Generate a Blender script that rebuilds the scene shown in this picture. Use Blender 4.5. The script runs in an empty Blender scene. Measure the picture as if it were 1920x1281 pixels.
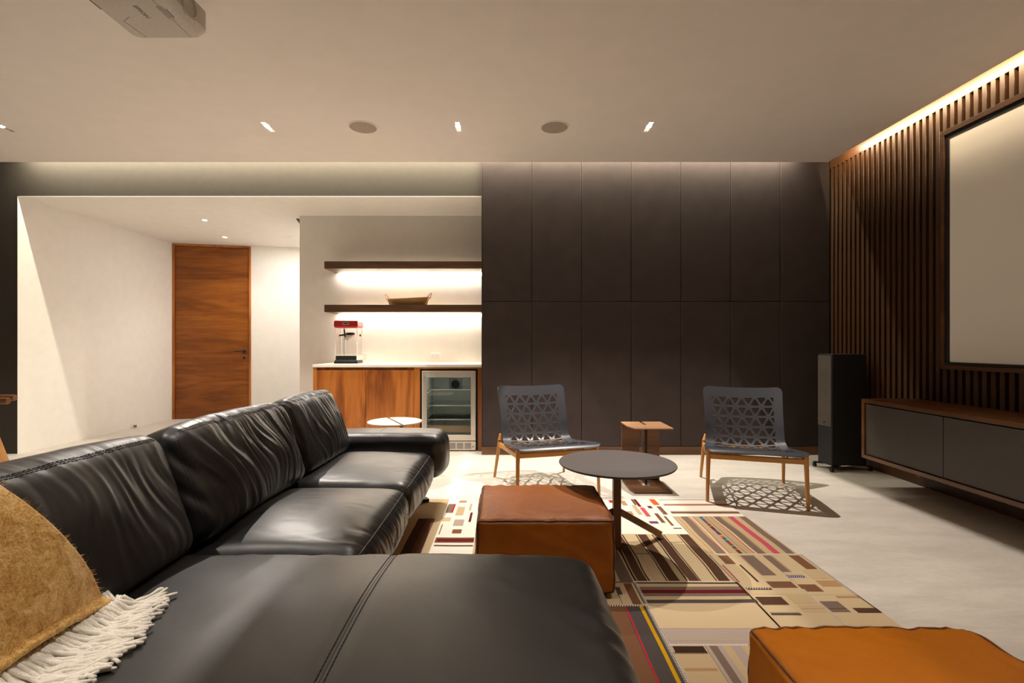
import bpy, bmesh, math, random
import numpy as np
from mathutils import Vector, Matrix, noise
PI = math.pi
SC = bpy.context.scene
COL = SC.collection

# ------------------------------------------------------------------ camera, world, exposure
CAM_H = 1.14
cam_d = bpy.data.cameras.new('camera'); cam = bpy.data.objects.new('camera', cam_d); COL.objects.link(cam)
cam.location = (0, 0, CAM_H); cam.rotation_euler = (PI/2, 0, 0)
cam_d.sensor_width = 36; cam_d.lens = 930*36/1920
cam_d.shift_x = 5/1920; cam_d.shift_y = 5.5/1920
cam_d.clip_start = .05; cam_d.clip_end = 60
SC.camera = cam
SC.view_settings.view_transform = 'Standard'; SC.view_settings.look = 'None'
SC.view_settings.gamma = 1; SC.view_settings.use_curve_mapping = False
SC.view_settings.exposure = 0.0
w = bpy.data.worlds.new('world'); SC.world = w; w.use_nodes = True
w.node_tree.nodes['Background'].inputs[0].default_value = (1, .86, .72, 1)
w.node_tree.nodes['Background'].inputs[1].default_value = 0.02
WARM = (1, .90, .81)
P_LINEAR = 78      # each linear downlight, watts
P_COVE_BACK = 122   # whole back cove strip
P_COVE_RIGHT = 74
P_SHELF = 21
P_SPOT = 9
CZ = 2.96          # ceiling underside

# ------------------------------------------------------------------ helpers
def srgb(r, g, b):
    f = lambda c: ((c/255+.055)/1.055)**2.4 if c > 10 else c/255/12.92
    return (f(r), f(g), f(b))

class MB:
    """collects vertices and faces"""
    def __init__(s): s.v = []; s.f = []; s.m = []
    def add(s, vs, fs, mi=0, M=None):
        o = len(s.v)
        s.v += [tuple(M @ Vector(p)) if M else tuple(p) for p in vs]
        s.f += [tuple(i+o for i in f) for f in fs]; s.m += [mi]*len(fs)
        return s
    def box(s, x0, x1, y0, y1, z0, z1, mi=0, M=None):
        vs = [(x0,y0,z0),(x1,y0,z0),(x1,y1,z0),(x0,y1,z0),(x0,y0,z1),(x1,y0,z1),(x1,y1,z1),(x0,y1,z1)]
        return s.add(vs, [(3,2,1,0),(4,5,6,7),(0,1,5,4),(1,2,6,5),(2,3,7,6),(3,0,4,7)], mi, M)
    def cyl(s, p, q, r0, r1=None, n=20, mi=0, cap=True):
        r1 = r0 if r1 is None else r1
        p, q = Vector(p), Vector(q); d = (q-p).normalized()
        a = d.orthogonal().normalized(); b = d.cross(a)
        vs = [p+(a*math.cos(2*PI*i/n)+b*math.sin(2*PI*i/n))*r0 for i in range(n)] + \
             [q+(a*math.cos(2*PI*i/n)+b*math.sin(2*PI*i/n))*r1 for i in range(n)]
        fs = [(i, (i+1) % n, n+(i+1) % n, n+i) for i in range(n)]
        if cap: fs += [tuple(range(n-1, -1, -1)), tuple(range(n, 2*n))]
        return s.add(vs, fs, mi)
    def bar(s, p, q, wx, wz, up=(0,0,1), mi=0, taper=1):
        p, q, up = Vector(p), Vector(q), Vector(up)
        d = (q-p).normalized(); a = d.cross(up).normalized(); b = a.cross(d)
        vs = []
        for c, k in ((p,1),(q,taper)):
            vs += [c-a*wx/2*k-b*wz/2*k, c+a*wx/2*k-b*wz/2*k, c+a*wx/2*k+b*wz/2*k, c-a*wx/2*k+b*wz/2*k]
        return s.add(vs, [(3,2,1,0),(4,5,6,7),(0,1,5,4),(1,2,6,5),(2,3,7,6),(3,0,4,7)], mi)
    def tube(s, pts, r, n=8, mi=0, closed=False, cap=True):
        pts = [Vector(p) for p in pts]; N = len(pts); vs = []; prev = None
        for i, p in enumerate(pts):
            if closed: t = pts[(i+1) % N]-pts[i-1]
            else: t = pts[min(i+1, N-1)]-pts[max(i-1, 0)]
            t = t.normalized() if t.length > 1e-9 else Vector((0,0,1))
            a = t.orthogonal().normalized() if prev is None else (prev-t*prev.dot(t))
            a = a.normalized() if a.length > 1e-6 else t.orthogonal().normalized()
            prev = a; b = t.cross(a); rr = r(i/(N-1)) if callable(r) else r
            vs += [p+(a*math.cos(2*PI*k/n)+b*math.sin(2*PI*k/n))*rr for k in range(n)]
        fs = []
        for i in range(N if closed else N-1):
            j = (i+1) % N
            fs += [(i*n+k, i*n+(k+1) % n, j*n+(k+1) % n, j*n+k) for k in range(n)]
        if cap and not closed: fs += [tuple(range(n-1,-1,-1)), tuple(range((N-1)*n, N*n))]
        return s.add(vs, fs, mi)
    def lathe(s, c, prof, n=48, mi=0, sx=1, sy=1):
        vs = []; fs = []
        for (r, z) in prof:
            vs += [(c[0]+r*sx*math.cos(2*PI*k/n), c[1]+r*sy*math.sin(2*PI*k/n), c[2]+z) for k in range(n)]
        for i in range(len(prof)-1):
            fs += [(i*n+k, i*n+(k+1) % n, (i+1)*n+(k+1) % n, (i+1)*n+k) for k in range(n)]
        fs += [tuple(range(n-1,-1,-1)), tuple(range((len(prof)-1)*n, len(prof)*n))]
        return s.add(vs, fs, mi)
    def prism(s, poly, z0, z1, mi=0, M=None):
        n = len(poly)
        vs = [(x,y,z0) for x,y in poly]+[(x,y,z1) for x,y in poly]
        fs = [tuple(range(n-1,-1,-1)), tuple(range(n,2*n))]+[(i,(i+1)%n,n+(i+1)%n,n+i) for i in range(n)]
        return s.add(vs, fs, mi, M)
    def build(s, name, mats, parent=None, off=(0,0,0), smooth=False, bevel=0, seg=2, kind=None, label=None, fix=True):
        me = bpy.data.meshes.new(name)
        me.from_pydata([(a-off[0], b-off[1], c-off[2]) for a,b,c in s.v], [], s.f)
        mats = mats if isinstance(mats, (list, tuple)) else [mats]
        for m in mats: me.materials.append(m)
        if len(mats) > 1: me.polygons.foreach_set('material_index', s.m)
        if fix:
            bm = bmesh.new(); bm.from_mesh(me); bmesh.ops.recalc_face_normals(bm, faces=bm.faces); bm.to_mesh(me); bm.free()
        o = bpy.data.objects.new(name, me); COL.objects.link(o)
        if parent: o.parent = parent
        if smooth:
            me.shade_smooth()
            if smooth != 'all': me.set_sharp_from_angle(angle=math.radians(40))
        if bevel:
            b = o.modifiers.new('bevel', 'BEVEL'); b.width = bevel; b.segments = seg; b.limit_method = 'ANGLE'
            b.angle_limit = math.radians(50)
            if not smooth: me.shade_smooth(); me.set_sharp_from_angle(angle=math.radians(30))
        if kind: o['kind'] = kind
        if label: o['label'] = label
        return o

def thing(name, label, cat, loc=(0,0,0), rotz=0, group=None):
    o = bpy.data.objects.new(name, None); COL.objects.link(o)
    o.empty_display_size = .1
    o.location = loc; o.rotation_euler = (0,0,rotz); o['label'] = label; o['category'] = cat
    if group: o['group'] = group
    return o
def struct(o, label=None):
    o['kind'] = 'structure'
    if label: o['label'] = label
    return o
def area(name, loc, rot, sx, sy, power, parent=None, color=WARM, spread=PI, shape='RECTANGLE'):
    d = bpy.data.lights.new(name, 'AREA'); d.shape = shape; d.size = sx
    if shape == 'RECTANGLE': d.size_y = sy
    d.energy = power; d.color = color; d.spread = spread
    o = bpy.data.objects.new(name, d); COL.objects.link(o); o.location = loc; o.rotation_euler = rot
    if parent: o.parent = parent
    return o

# ------------------------------------------------------------------ materials
class NT:
    def __init__(s, name):
        s.m = bpy.data.materials.new(name); s.m.use_nodes = True; s.t = s.m.node_tree
        s.b = s.t.nodes['Principled BSDF']
    def n(s, typ, **kw):
        nd = s.t.nodes.new(typ)
        for k, v in kw.items():
            if k in nd.inputs: nd.inputs[k].default_value = v
            else: setattr(nd, k, v)
        return nd
    def l(s, a, b): s.t.links.new(a, b)
    def coords(s, scale, kind='Object', rot=(0,0,0)):
        tc = s.n('ShaderNodeTexCoord'); mp = s.n('ShaderNodeMapping')
        mp.inputs['Scale'].default_value = scale; mp.inputs['Rotation'].default_value = rot
        s.l(tc.outputs[kind], mp.inputs['Vector']); return mp.outputs['Vector']
    def noise(s, vec, scale, detail=4, rough=.55, dist=0):
        nd = s.n('ShaderNodeTexNoise', Scale=scale, Detail=detail, Roughness=rough, Distortion=dist)
        s.l(vec, nd.inputs['Vector']); return nd.outputs['Fac']
    def ramp(s, fac, stops):
        r = s.n('ShaderNodeValToRGB'); e = r.color_ramp.elements
        while len(e) < len(stops): e.new(.5)
        for i, (p, c) in enumerate(stops): e[i].position = p; e[i].color = (*c, 1)
        s.l(fac, r.inputs[0]); return r.outputs[0]
    def bump(s, h, strength=.2, dist=.002):
        b = s.n('ShaderNodeBump', Strength=strength, Distance=dist); s.l(h, b.inputs['Height'])
        s.l(b.outputs[0], s.b.inputs['Normal']); return b
    def rough_range(s, fac, a, b):
        mr = s.n('ShaderNodeMapRange'); mr.inputs['To Min'].default_value = a; mr.inputs['To Max'].default_value = b
        s.l(fac, mr.inputs[0]); s.l(mr.outputs[0], s.b.inputs['Roughness'])

def plain(name, col, rough=.5, metal=0, nscale=60, var=.06, bump=.05, coat=0, spec=.5):
    t = NT(name); v = t.coords((1,1,1)); f = t.noise(v, nscale, 3)
    t.l(t.ramp(f, [(.3, tuple(c*(1-var) for c in col)), (.7, tuple(min(1, c*(1+var)) for c in col))]), t.b.inputs['Base Color'])
    t.b.inputs['Roughness'].default_value = rough; t.b.inputs['Metallic'].default_value = metal
    t.b.inputs['Coat Weight'].default_value = coat; t.b.inputs['Specular IOR Level'].default_value = spec
    if bump: t.bump(f, bump, .001)
    return t.m
def emit(name, col, st):
    t = NT(name); t.b.inputs['Base Color'].default_value = (*col, 1)
    t.b.inputs['Emission Color'].default_value = (*col, 1); t.b.inputs['Emission Strength'].default_value = st
    return t.m
def wood(name, dark, mid, light, axis='z', rough=.4, fig=1.0, fine=1.0, coat=0.0, figure=.5, seed=0):
    """grain runs along axis"""
    t = NT(name); k = {'x':0,'y':1,'z':2}[axis]
    sc = [1,1,1]; sc[k] = .06
    tc = t.n('ShaderNodeTexCoord'); mp = t.n('ShaderNodeMapping'); mp.inputs['Scale'].default_value = sc
    mp.inputs['Location'].default_value = (seed*3.1, seed*1.7, seed*2.3)
    t.l(tc.outputs['Object'], mp.inputs[0]); v = mp.outputs[0]
    sc2 = [1,1,1]; sc2[k] = .16
    mp2 = t.n('ShaderNodeMapping'); mp2.inputs['Scale'].default_value = sc2
    mp2.inputs['Location'].default_value = (seed*1.1, seed*2.7, seed*1.3)
    t.l(tc.outputs['Object'], mp2.inputs[0])
    big = t.noise(mp2.outputs[0], 1.6*fig, 3, .5, .6)
    mul = t.n('ShaderNodeMath', operation='MULTIPLY'); t.l(big, mul.inputs[0]); mul.inputs[1].default_value = 34
    sn = t.n('ShaderNodeMath', operation='SINE'); t.l(mul.outputs[0], sn.inputs[0])
    mr = t.n('ShaderNodeMapRange'); mr.inputs['From Min'].default_value = -1; t.l(sn.outputs[0], mr.inputs[0])
    grain = t.noise(v, 55*fine, 6, .65, .3)
    mid_n = t.noise(v, 9*fine, 5, .6, .5)
    mx = t.n('ShaderNodeMix'); mx.inputs[0].default_value = figure
    t.l(mid_n, mx.inputs[2]); t.l(mr.outputs[0], mx.inputs[3])
    mx2 = t.n('ShaderNodeMix'); mx2.inputs[0].default_value = .4
    t.l(mx.outputs[0], mx2.inputs[2]); t.l(grain, mx2.inputs[3])
    t.l(t.ramp(mx2.outputs[0], [(.28, dark), (.5, mid), (.75, light)]), t.b.inputs['Base Color'])
    t.rough_range(grain, rough-.06, rough+.1); t.b.inputs['Coat Weight'].default_value = coat
    t.b.inputs['Coat Roughness'].default_value = .25
    t.bump(grain, .15, .0006); return t.m
def leather(name, col, col2, rough=.36, bump=.25, spec=.5, coat=0):
    t = NT(name); v = t.coords((1,1,1))
    big = t.noise(v, 5, 4, .6, .4)
    t.l(t.ramp(big, [(.3, col), (.72, col2)]), t.b.inputs['Base Color'])
    vo = t.n('ShaderNodeTexVoronoi', Scale=420.0); t.l(v, vo.inputs['Vector'])
    fn = t.noise(v, 26, 5, .65, .8)
    ad = t.n('ShaderNodeMath', operation='MULTIPLY_ADD'); t.l(fn, ad.inputs[0]); ad.inputs[1].default_value = 3.5
    t.l(vo.outputs['Distance'], ad.inputs[2])
    t.bump(ad.outputs[0], bump, .0008)
    t.rough_range(fn, rough-.05, rough+.1); t.b.inputs['Specular IOR Level'].default_value = spec
    t.b.inputs['Coat Weight'].default_value = coat; t.b.inputs['Coat Roughness'].default_value = .39
    return t.m
def fabric(name, col, var=.12, scale=700, rough=.95, bump=.3, sheen=0, big=0.1):
    t = NT(name); v = t.coords((1,1,1)); a = t.noise(v, scale, 2); b = t.noise(v, 6, 4)
    ra = t.ramp(a, [(.3, tuple(c*(1-var) for c in col)), (.7, tuple(min(1,c*(1+var)) for c in col))])
    rb = t.ramp(b, [(.3, (1-big,)*3), (.7, (1+big,)*3)])
    mx = t.n('ShaderNodeMix', data_type='RGBA', blend_type='MULTIPLY'); mx.inputs[0].default_value = 1
    t.l(ra, mx.inputs[6]); t.l(rb, mx.inputs[7]); t.l(mx.outputs[2], t.b.inputs['Base Color'])
    t.b.inputs['Roughness'].default_value = rough; t.b.inputs['Sheen Weight'].default_value = sheen
    t.b.inputs['Specular IOR Level'].default_value = .2
    t.bump(a, bump, .0008); return t.m

M_white = plain('white_plaster', srgb(243,238,231), .8, nscale=9, var=.02, bump=.03, spec=.2)
M_ceil = plain('ceiling_paint', srgb(242,233,226), .85, nscale=7, var=.015, bump=.02, spec=.2)
M_grey = plain('dark_grey_paint', srgb(76,70,63), .85, nscale=12, var=.04, bump=.04, spec=.2)
M_panel = fabric('charcoal_wall_fabric', srgb(66,57,54), .12, 500, .92, .35, big=.10)
M_led = emit('led_glow', (1,.9,.78), 14)
M_led_soft = emit('led_diffuser', (1,.88,.72), 9)
M_slot = plain('fixture_shell', srgb(235,228,218), .5)
M_walnut_z = wood('walnut_slats', srgb(50,32,18), srgb(82,54,31), srgb(108,76,46), 'z', .38, 1, 1.2, figure=.25)
M_walnut_y = wood('walnut_along', srgb(54,34,18), srgb(88,56,31), srgb(114,78,46), 'y', .33, 1, 1.2, figure=.3)
M_walnut_x = wood('walnut_across', srgb(72,50,34), srgb(104,76,54), srgb(132,100,72), 'x', .4, 1, 1.2, figure=.3)
M_back = plain('slat_backing', srgb(48,28,16), .6)
M_doorw = wood('door_veneer', srgb(92,44,6), srgb(138,76,16), srgb(168,102,32), 'x', .42, 1.6, 1.8, figure=.22)
M_cab = wood('cabinet_veneer', srgb(112,60,22), srgb(176,104,42), srgb(206,132,62), 'z', .36, 1.5, 1.0, figure=.3, seed=2)
M_console = wood('console_walnut', srgb(72,42,20), srgb(104,66,32), srgb(128,86,46), 'y', .3, 1, 1.0, figure=.3, coat=.2)
M_oak = wood('chair_oak', srgb(172,112,44), srgb(200,138,62), srgb(218,160,84), 'z', .38, 1, 1.2, figure=.2)
M_tlt = wood('laptop_table_wood', srgb(124,88,58), srgb(176,134,98), srgb(208,170,132), 'x', .4, .8, 1.0, figure=.35, seed=5)
M_tld = wood('laptop_table_dark', srgb(78,54,38), srgb(112,80,56), srgb(140,104,76), 'x', .4, .8, 1.0, figure=.35, seed=7)
M_tpost = wood('table_post_wood', srgb(104,70,38), srgb(134,94,54), srgb(156,114,68), 'z', .4, 1, 1)
M_leather = leather('black_leather', srgb(13,13,14), srgb(20,19,19), .44, .16, .42, .75)
M_stitch = plain('black_thread', srgb(14,13,13), .7)
M_pipe = plain('grey_piping', srgb(128,120,112), .5)
M_tan = leather('tan_leather', srgb(132,70,8), srgb(152,86,18), .45, .16, .28)
M_tan_lit = leather('tan_leather_warm_lit', srgb(176,100,4), srgb(188,110,8), .5, .12, .3)  # same tan leather, with warmer light mixed into the colour
M_seam = plain('dark_seam', srgb(60,32,18), .6)
M_seam2 = plain('brown_seam', srgb(112,62,24), .6)
M_black = plain('black_metal', srgb(24,24,25), .4, .2)
M_blackm = plain('black_matt', srgb(30,30,32), .6)
M_shell = plain('charcoal_plastic', srgb(58,60,66), .36, nscale=200, var=.03, bump=.02)
M_ttop = plain('charcoal_laminate', srgb(80,72,68), .5, nscale=200, var=.04)
M_steel = plain('brushed_steel', srgb(212,204,196), .34, .55, nscale=90, var=.02)
M_wtop = plain('white_stone', srgb(240,232,218), .35, nscale=20, var=.02)
M_speaker = plain('speaker_black', srgb(34,34,34), .5)
M_grille = fabric('grille_cloth', srgb(92,84,78), .3, 900, .9, .5)
M_lacq = plain('grey_lacquer', srgb(72,66,62), .5)
M_screen = plain('screen_fabric', srgb(250,247,240), .9, nscale=400, var=.01, bump=.01, spec=.1)
M_proj = plain('projector_shaded_white', srgb(200,190,180), .5)  # white body, darkened in colour to stand for its weaker lighting
M_dark = plain('dark_void', srgb(14,12,11), .7)
M_outlet = plain('outlet_white', srgb(240,236,228), .4)
M_brown_skirt = wood('skirt_wood', srgb(72,46,28), srgb(102,68,42), srgb(124,86,56), 'x', .45, 1, 1)

def mat_floor():
    t = NT('microcement_floor'); v = t.coords((1, 3.5, 1), rot=(0,0,math.radians(24)))
    a = t.noise(v, 2.2, 7, .65, .3); b = t.noise(v, 18, 5, .7, .2)
    mx = t.n('ShaderNodeMix'); mx.inputs[0].default_value = .35; t.l(a, mx.inputs[2]); t.l(b, mx.inputs[3])
    t.l(t.ramp(mx.outputs[0], [(.3, srgb(190,184,174)), (.55, srgb(212,205,194)), (.75, srgb(224,217,206))]), t.b.inputs['Base Color'])
    t.rough_range(a, .42, .62); t.bump(b, .05, .0008); t.b.inputs['Specular IOR Level'].default_value = .35
    return t.m
M_floor = mat_floor()
def glass_mat(name, tint=(1,1,1), ior=1.45):
    t = NT(name); tr = t.n('ShaderNodeBsdfTransparent'); tr.inputs[0].default_value = (*tint,1)
    gl = t.n('ShaderNodeBsdfGlossy'); gl.inputs['Roughness'].default_value = .03
    lw = t.n('ShaderNodeLayerWeight', Blend=.5); pw = t.n('ShaderNodeMath', operation='POWER'); t.l(lw.outputs['Facing'], pw.inputs[0]); pw.inputs[1].default_value = 5
    fr = t.n('ShaderNodeMath', operation='MULTIPLY_ADD'); t.l(pw.outputs[0], fr.inputs[0]); fr.inputs[1].default_value = (ior-1)*1.2; fr.inputs[2].default_value = .03
    mx = t.n('ShaderNodeMixShader')
    t.l(fr.outputs[0], mx.inputs[0]); t.l(tr.outputs[0], mx.inputs[1]); t.l(gl.outputs[0], mx.inputs[2])
    t.l(mx.outputs[0], t.t.nodes['Material Output'].inputs[0]); return t.m
M_glass = glass_mat('clear_glass', (.99,.99,.99), 1.15); M_glassd = glass_mat('tinted_glass', (.80,.84,.82))

# ------------------------------------------------------------------ structure
RX = 3.31      # slat face
PY = 5.12      # dark panel face
BY = 5.17      # bulkhead / dark wall face
LX, REAR = -6.4, -2.6
struct(MB().box(LX-.1, RX+.2, REAR-.1, 8.6, -.1, 0).build('floor', M_floor))
# fixtures in the ceiling: (x, y)
LIN = [(-4.24,4.15),(-2.02,4.15),(-.428,4.15),(1.166,4.15)]
LIN2 = [(-2.02,1.25),(-.428,1.25),(1.166,1.25),(-4.24,1.25),(-2.02,-1.3),(1.166,-1.3)]
HW, HL = .0190, .092
xs = sorted(set([LX, 3.18]+[a for x,y in LIN+LIN2 for a in (x-HW, x+HW)]))
ys = sorted(set([REAR, 4.95]+[a for x,y in LIN+LIN2 for a in (y-HL, y+HL)]))
cb = MB()
for i in range(len(xs)-1):
    for j in range(len(ys)-1):
        cx, cy = (xs[i]+xs[i+1])/2, (ys[j]+ys[j+1])/2
        if any(abs(cx-x) < HW and abs(cy-y) < HL for x,y in LIN+LIN2): continue
        cb.box(xs[i], xs[i+1], ys[j], ys[j+1], CZ, CZ+.03)
struct(cb.build('ceiling', M_ceil, fix=False))
struct(MB().box(LX-.1, RX+.2, REAR-.1, 5.40, 3.20, 3.26).build('ceiling_slab', M_ceil))
struct(MB().box(LX-.1, LX, REAR-.1, 5.3, 0, 3.2).build('wall_left', M_grey))
struct(MB().box(LX, RX+.2, REAR-.1, REAR, 0, 3.2).build('wall_rear', M_grey))
# back wall: dark left pier, bulkhead over the opening, body behind the panels
OX0, OX1, OZ = -5.125, -.281, 2.685
wb = MB().box(LX, OX0, BY, BY+.12, 0, 3.2).box(OX0, OX1, BY, BY+.12, OZ, 3.2)
wall_back = struct(wb.build('wall_back', M_grey))
struct(MB().box(OX1, RX+.2, PY+.03, PY+.9, 0, 3.2).build('wall_back_right', M_grey))
# white lining of the opening
lin = MB().box(OX0, OX0+.004, BY-.004, BY+.12, 0, OZ).box(OX0, OX1, BY-.004, BY+.12, OZ-.006, OZ)
struct(lin.build('trim_1', M_white))
# upholstered panels
pw = (RX-OX1)/7
for i in range(7):
    for z0, z1 in ((.083,1.583),(1.583,3.083)):
        x0 = OX1+i*pw
        m = MB().box(x0+.0016, x0+pw-.0016, PY, PY+.03, z0+.0016, z1-.0016)
        m.build('panel', M_panel, wall_back, bevel=.006, seg=2)
struct(MB().box(OX1-.004, RX-.005, PY-.008, PY+.03, 0, .083).build('baseboard_back', M_brown_skirt, bevel=.002))
MB().box(OX1-.006, OX1, PY, PY+.05, .083, 3.09).build('edge_strip', M_grey, wall_back)
# lobby behind the opening
struct(MB().box(OX0-.1, OX0, BY+.12, 7.56, 0, OZ+.1).build('wall_lobby_left', M_white))
DX0, DY0, DX1, DY1 = OX0, 7.545, -2.0, 8.22
dd = Vector((DX1-DX0, DY1-DY0, 0)).normalized(); ang = math.atan2(dd.y, dd.x)
MD = Matrix.Translation((DX0, DY0, 0)) @ Matrix.Rotation(ang, 4, 'Z')
lb = MB().box(1.10, 3.2, 0, .1, 0, OZ+.1, M=MD).box(-.2, 0.0, 0, .1, 0, OZ+.1, M=MD).box(0, 1.10, 0, .1, 2.675, OZ+.1, M=MD)
struct(lb.build('wall_lobby_back', M_white))
SP = [(-3.79,6.17),(-4.10,7.15)]
hs = .024
xs = sorted(set([OX0, OX1]+[a for x,y in SP for a in (x-hs,x+hs)])); ys = sorted(set([BY+.12, 8.3]+[a for x,y in SP for a in (y-hs,y+hs)]))
cb = MB()
for i in range(len(xs)-1):
    for j in range(len(ys)-1):
        cx, cy = (xs[i]+xs[i+1])/2, (ys[j]+ys[j+1])/2
        if any(abs(cx-x) < hs and abs(cy-y) < hs for x,y in SP): continue
        cb.box(xs[i], xs[i+1], ys[j], ys[j+1], OZ, OZ+.1)
struct(cb.build('ceiling_lobby', M_white, fix=False))
AX0, AY = -2.52, 5.96
struct(MB().box(AX0, OX1+.3, AY, 8.3, 0, OZ).build('wall_alcove', M_white))

# door: slab, frame, lever handle
door = bpy.data.objects.new('door_1', None); COL.objects.link(door); struct(door, 'tall flush wooden door with horizontal grain in the white lobby')
door.matrix_world = MD
MB().box(.032, 1.068, .012, .055, .004, 2.642).build('door_leaf', M_doorw, door, bevel=.002)
fr = MB().box(0, .029, -.012, .09, 0, 2.675).box(1.071, 1.10, -.012, .09, 0, 2.675).box(.029, 1.071, -.012, .09, 2.645, 2.675)
fr.build('door_frame', M_cab, door, bevel=.002)
h = MB().cyl((1.0,.012,1.03),(1.0,-.045,1.03),.011).tube([(1.0,-.045,1.03),(.985,-.05,1.03),(.87,-.05,1.03)],.0085,10)
h.cyl((1.0,.012,1.03),(1.0,.006,1.03),.026)
leaf = bpy.data.objects['door_leaf']; h.build('door_handle', M_blackm, leaf, smooth=True)
MB().cyl((1.0,.012,.93),(1.0,.004,.93),.02).build('door_lock', M_blackm, leaf, smooth=True)

# right wall: backing, header, slats, skirting
wr = MB().box(RX+.03, RX+.2, REAR, PY+.5, 0, 3.2)
wall_right = struct(wr.build('wall_right', M_back))
MB().box(RX, RX+.03, REAR, PY, 2.95, 3.2).build('header_board', M_walnut_y, wall_right)
MB().box(RX+.005, RX+.03, REAR, PY, 0, .075).build('skirting_board', M_walnut_y, wall_right)
SY1, SY0 = 3.79, .70          # screen frame outer ends
SZ0, SZ1 = .953, 2.76
meshes = {}
def slat(y, z0, z1):
    key = (z0, z1)
    if key not in meshes:
        m = MB().box(0, .032, -.0175, .0175, z0, z1)
        o = m.build('slat', M_walnut_z, wall_right, bevel=.0015, seg=1); meshes[key] = o
    else:
        o = meshes[key].copy(); COL.objects.link(o); o.name = 'slat'
    o.location = (RX, y, 0)
k = 0; y = PY-.03
while y > -1.4:
    if SY0-.03 < y < SY1+.02: slat(y, .075, SZ0); slat(y, SZ1, 2.95)
    else: slat(y, .075, 2.95)
    y -= .0628

# ------------------------------------------------------------------ lamps
def linear_light(x, y, label, power, louvre=.004):
    t = thing('linear_downlight', label, 'downlight', (x, y, CZ), group='recessed linear downlights')
    b = MB(); e = .0015; D = .038
    b.box(-HW, -HW+e, -HL, HL, 0, D).box(HW-e, HW, -HL, HL, 0, D).box(-HW, HW, -HL, -HL+e, 0, D).box(-HW, HW, HL-e, HL, 0, D).box(-HW, HW, -HL, HL, D, D+.004)
    for k in range(6): b.box(-HW, HW, (k-2.5)*.034-.0012, (k-2.5)*.034+.0012, louvre, D)
    b.build('housing', M_slot, t)
    g = MB()
    for k in range(5):
        g.cyl((0, (k-2)*.034, D-.004), (0, (k-2)*.034, D-.001), .0125, n=16)
    g.build('lens', M_led, t)
    fr = MB(); o2 = .004
    fr.box(-HW-o2, -HW, -HL-o2, HL+o2, -.002, 0).box(HW, HW+o2, -HL-o2, HL+o2, -.002, 0).box(-HW, HW, -HL-o2, -HL, -.002, 0).box(-HW, HW, HL, HL+o2, -.002, 0)
    fr.build('trim_ring', M_slot, t)
    area('lamp', (0,.005,D-.006), (0,0,0), .001, .007, power, t)   # set towards the wall side of its cell
labs = ['recessed linear ceiling light at the far left edge of the photo','recessed linear ceiling light left of the left ceiling speaker',
        'recessed linear ceiling light between the two ceiling speakers','recessed linear ceiling light right of the right ceiling speaker']
for (x, y), lb_ in zip(LIN, labs): linear_light(x, y, lb_, P_LINEAR*(.5 if x < -4 else 1.28 if x > 1 else .95), .016 if x == -2.02 else .004)
for (x, y) in LIN2: linear_light(x, y, 'recessed linear ceiling light ' + {(-2.02,1.25):'above the sofa backrest',(-.428,1.25):'above the sofa chaise',(1.166,1.25):'above the foreground ottoman',(-4.24,1.25):'above the game table',(-2.02,-1.3):'behind the sofa near the rear wall',(1.166,-1.3):'near the rear wall on the screen side'}[(x,y)], P_LINEAR*(.28 if x == -.428 else .36))
for (x, y), lb_ in zip(SP, ('small recessed spotlight in the lobby ceiling nearer the room','small recessed spotlight in the lobby ceiling nearer the wooden door')):
    t = thing('spotlight', lb_, 'downlight', (x, y, OZ), group='lobby spotlights')
    b = MB(); e=.002; D=.035
    b.box(-hs,-hs+e,-hs,hs,0,D).box(hs-e,hs,-hs,hs,0,D).box(-hs,hs,-hs,-hs+e,0,D).box(-hs,hs,hs-e,hs,0,D).box(-hs,hs,-hs,hs,D,D+.004)
    b.build('housing', M_slot, t)
    MB().cyl((0,0,D-.006),(0,0,D-.001),.016).build('lens', M_led, t)
    area('lamp', (0,0,D-.008), (0,0,0), .02, .02, P_SPOT, t)
# a third lobby lamp round the corner
t = thing('spotlight', 'recessed spotlight hidden behind the shelf wall', 'downlight', (-3.15, 7.1, OZ), group='lobby spotlights')
MB().lathe((0,0,-.004),[(.03,0),(.03,.004)],24).build('trim_ring', M_slot, t)
area('lamp', (0,0,-.006), (0,0,0), .04, .04, P_SPOT*2.6, t, (1,.93,.87))

t = thing('led_strip', 'warm light strip hidden in the cove along the slatted wall', 'light strip', (3.165, 1.2, 3.05))
MB().box(-.012,.0,-3.7,3.7,-.006,.006).build('strip', M_slot, t)
area('lamp', (.002,0,0), (0,-math.radians(70),0), .012, 7.3, P_COVE_RIGHT, t, (1,.78,.50))
t = thing('led_strip', 'light strip hidden in the cove above the dark back wall', 'light strip', (-1.05, 5.03, 3.15))
MB().box(-4.0,4.0,-.010,.010,.002,.05).build('strip', M_slot, t)
area('lamp', (0,0,0), (math.radians(20),0,0), 7.9, .012, P_COVE_BACK, t, (1,.93,.74))

# ------------------------------------------------------------------ ceiling speakers, slot, projector
for x, lb_ in ((-1.224,'round flush ceiling speaker grille, the left one of the pair'),(.378,'round flush ceiling speaker grille, the right one of the pair')):
    t = thing('ceiling_speaker', lb_, 'speaker', (x, 4.15, CZ), group='round ceiling speakers')
    MB().lathe((0,0,-.006),[(.112,0),(.1215,.001),(.1225,.006)],48).build('rim', M_ceil, t, smooth=True)
    MB().lathe((0,0,-.0075),[(.110,0),(.112,.003)],48).build('grille', plain('speaker_grille', srgb(172,158,144), .8, nscale=900, var=.3, bump=.4), t, smooth=True)
o = MB().bar((-2.60,6.09,OZ-.003),(-2.68,6.42,OZ-.003),.035,.004).build('slot_diffuser', M_dark)
o['label'] = 'thin black slot in the lobby ceiling beside the shelf wall corner'; o['category'] = 'vent'

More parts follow.
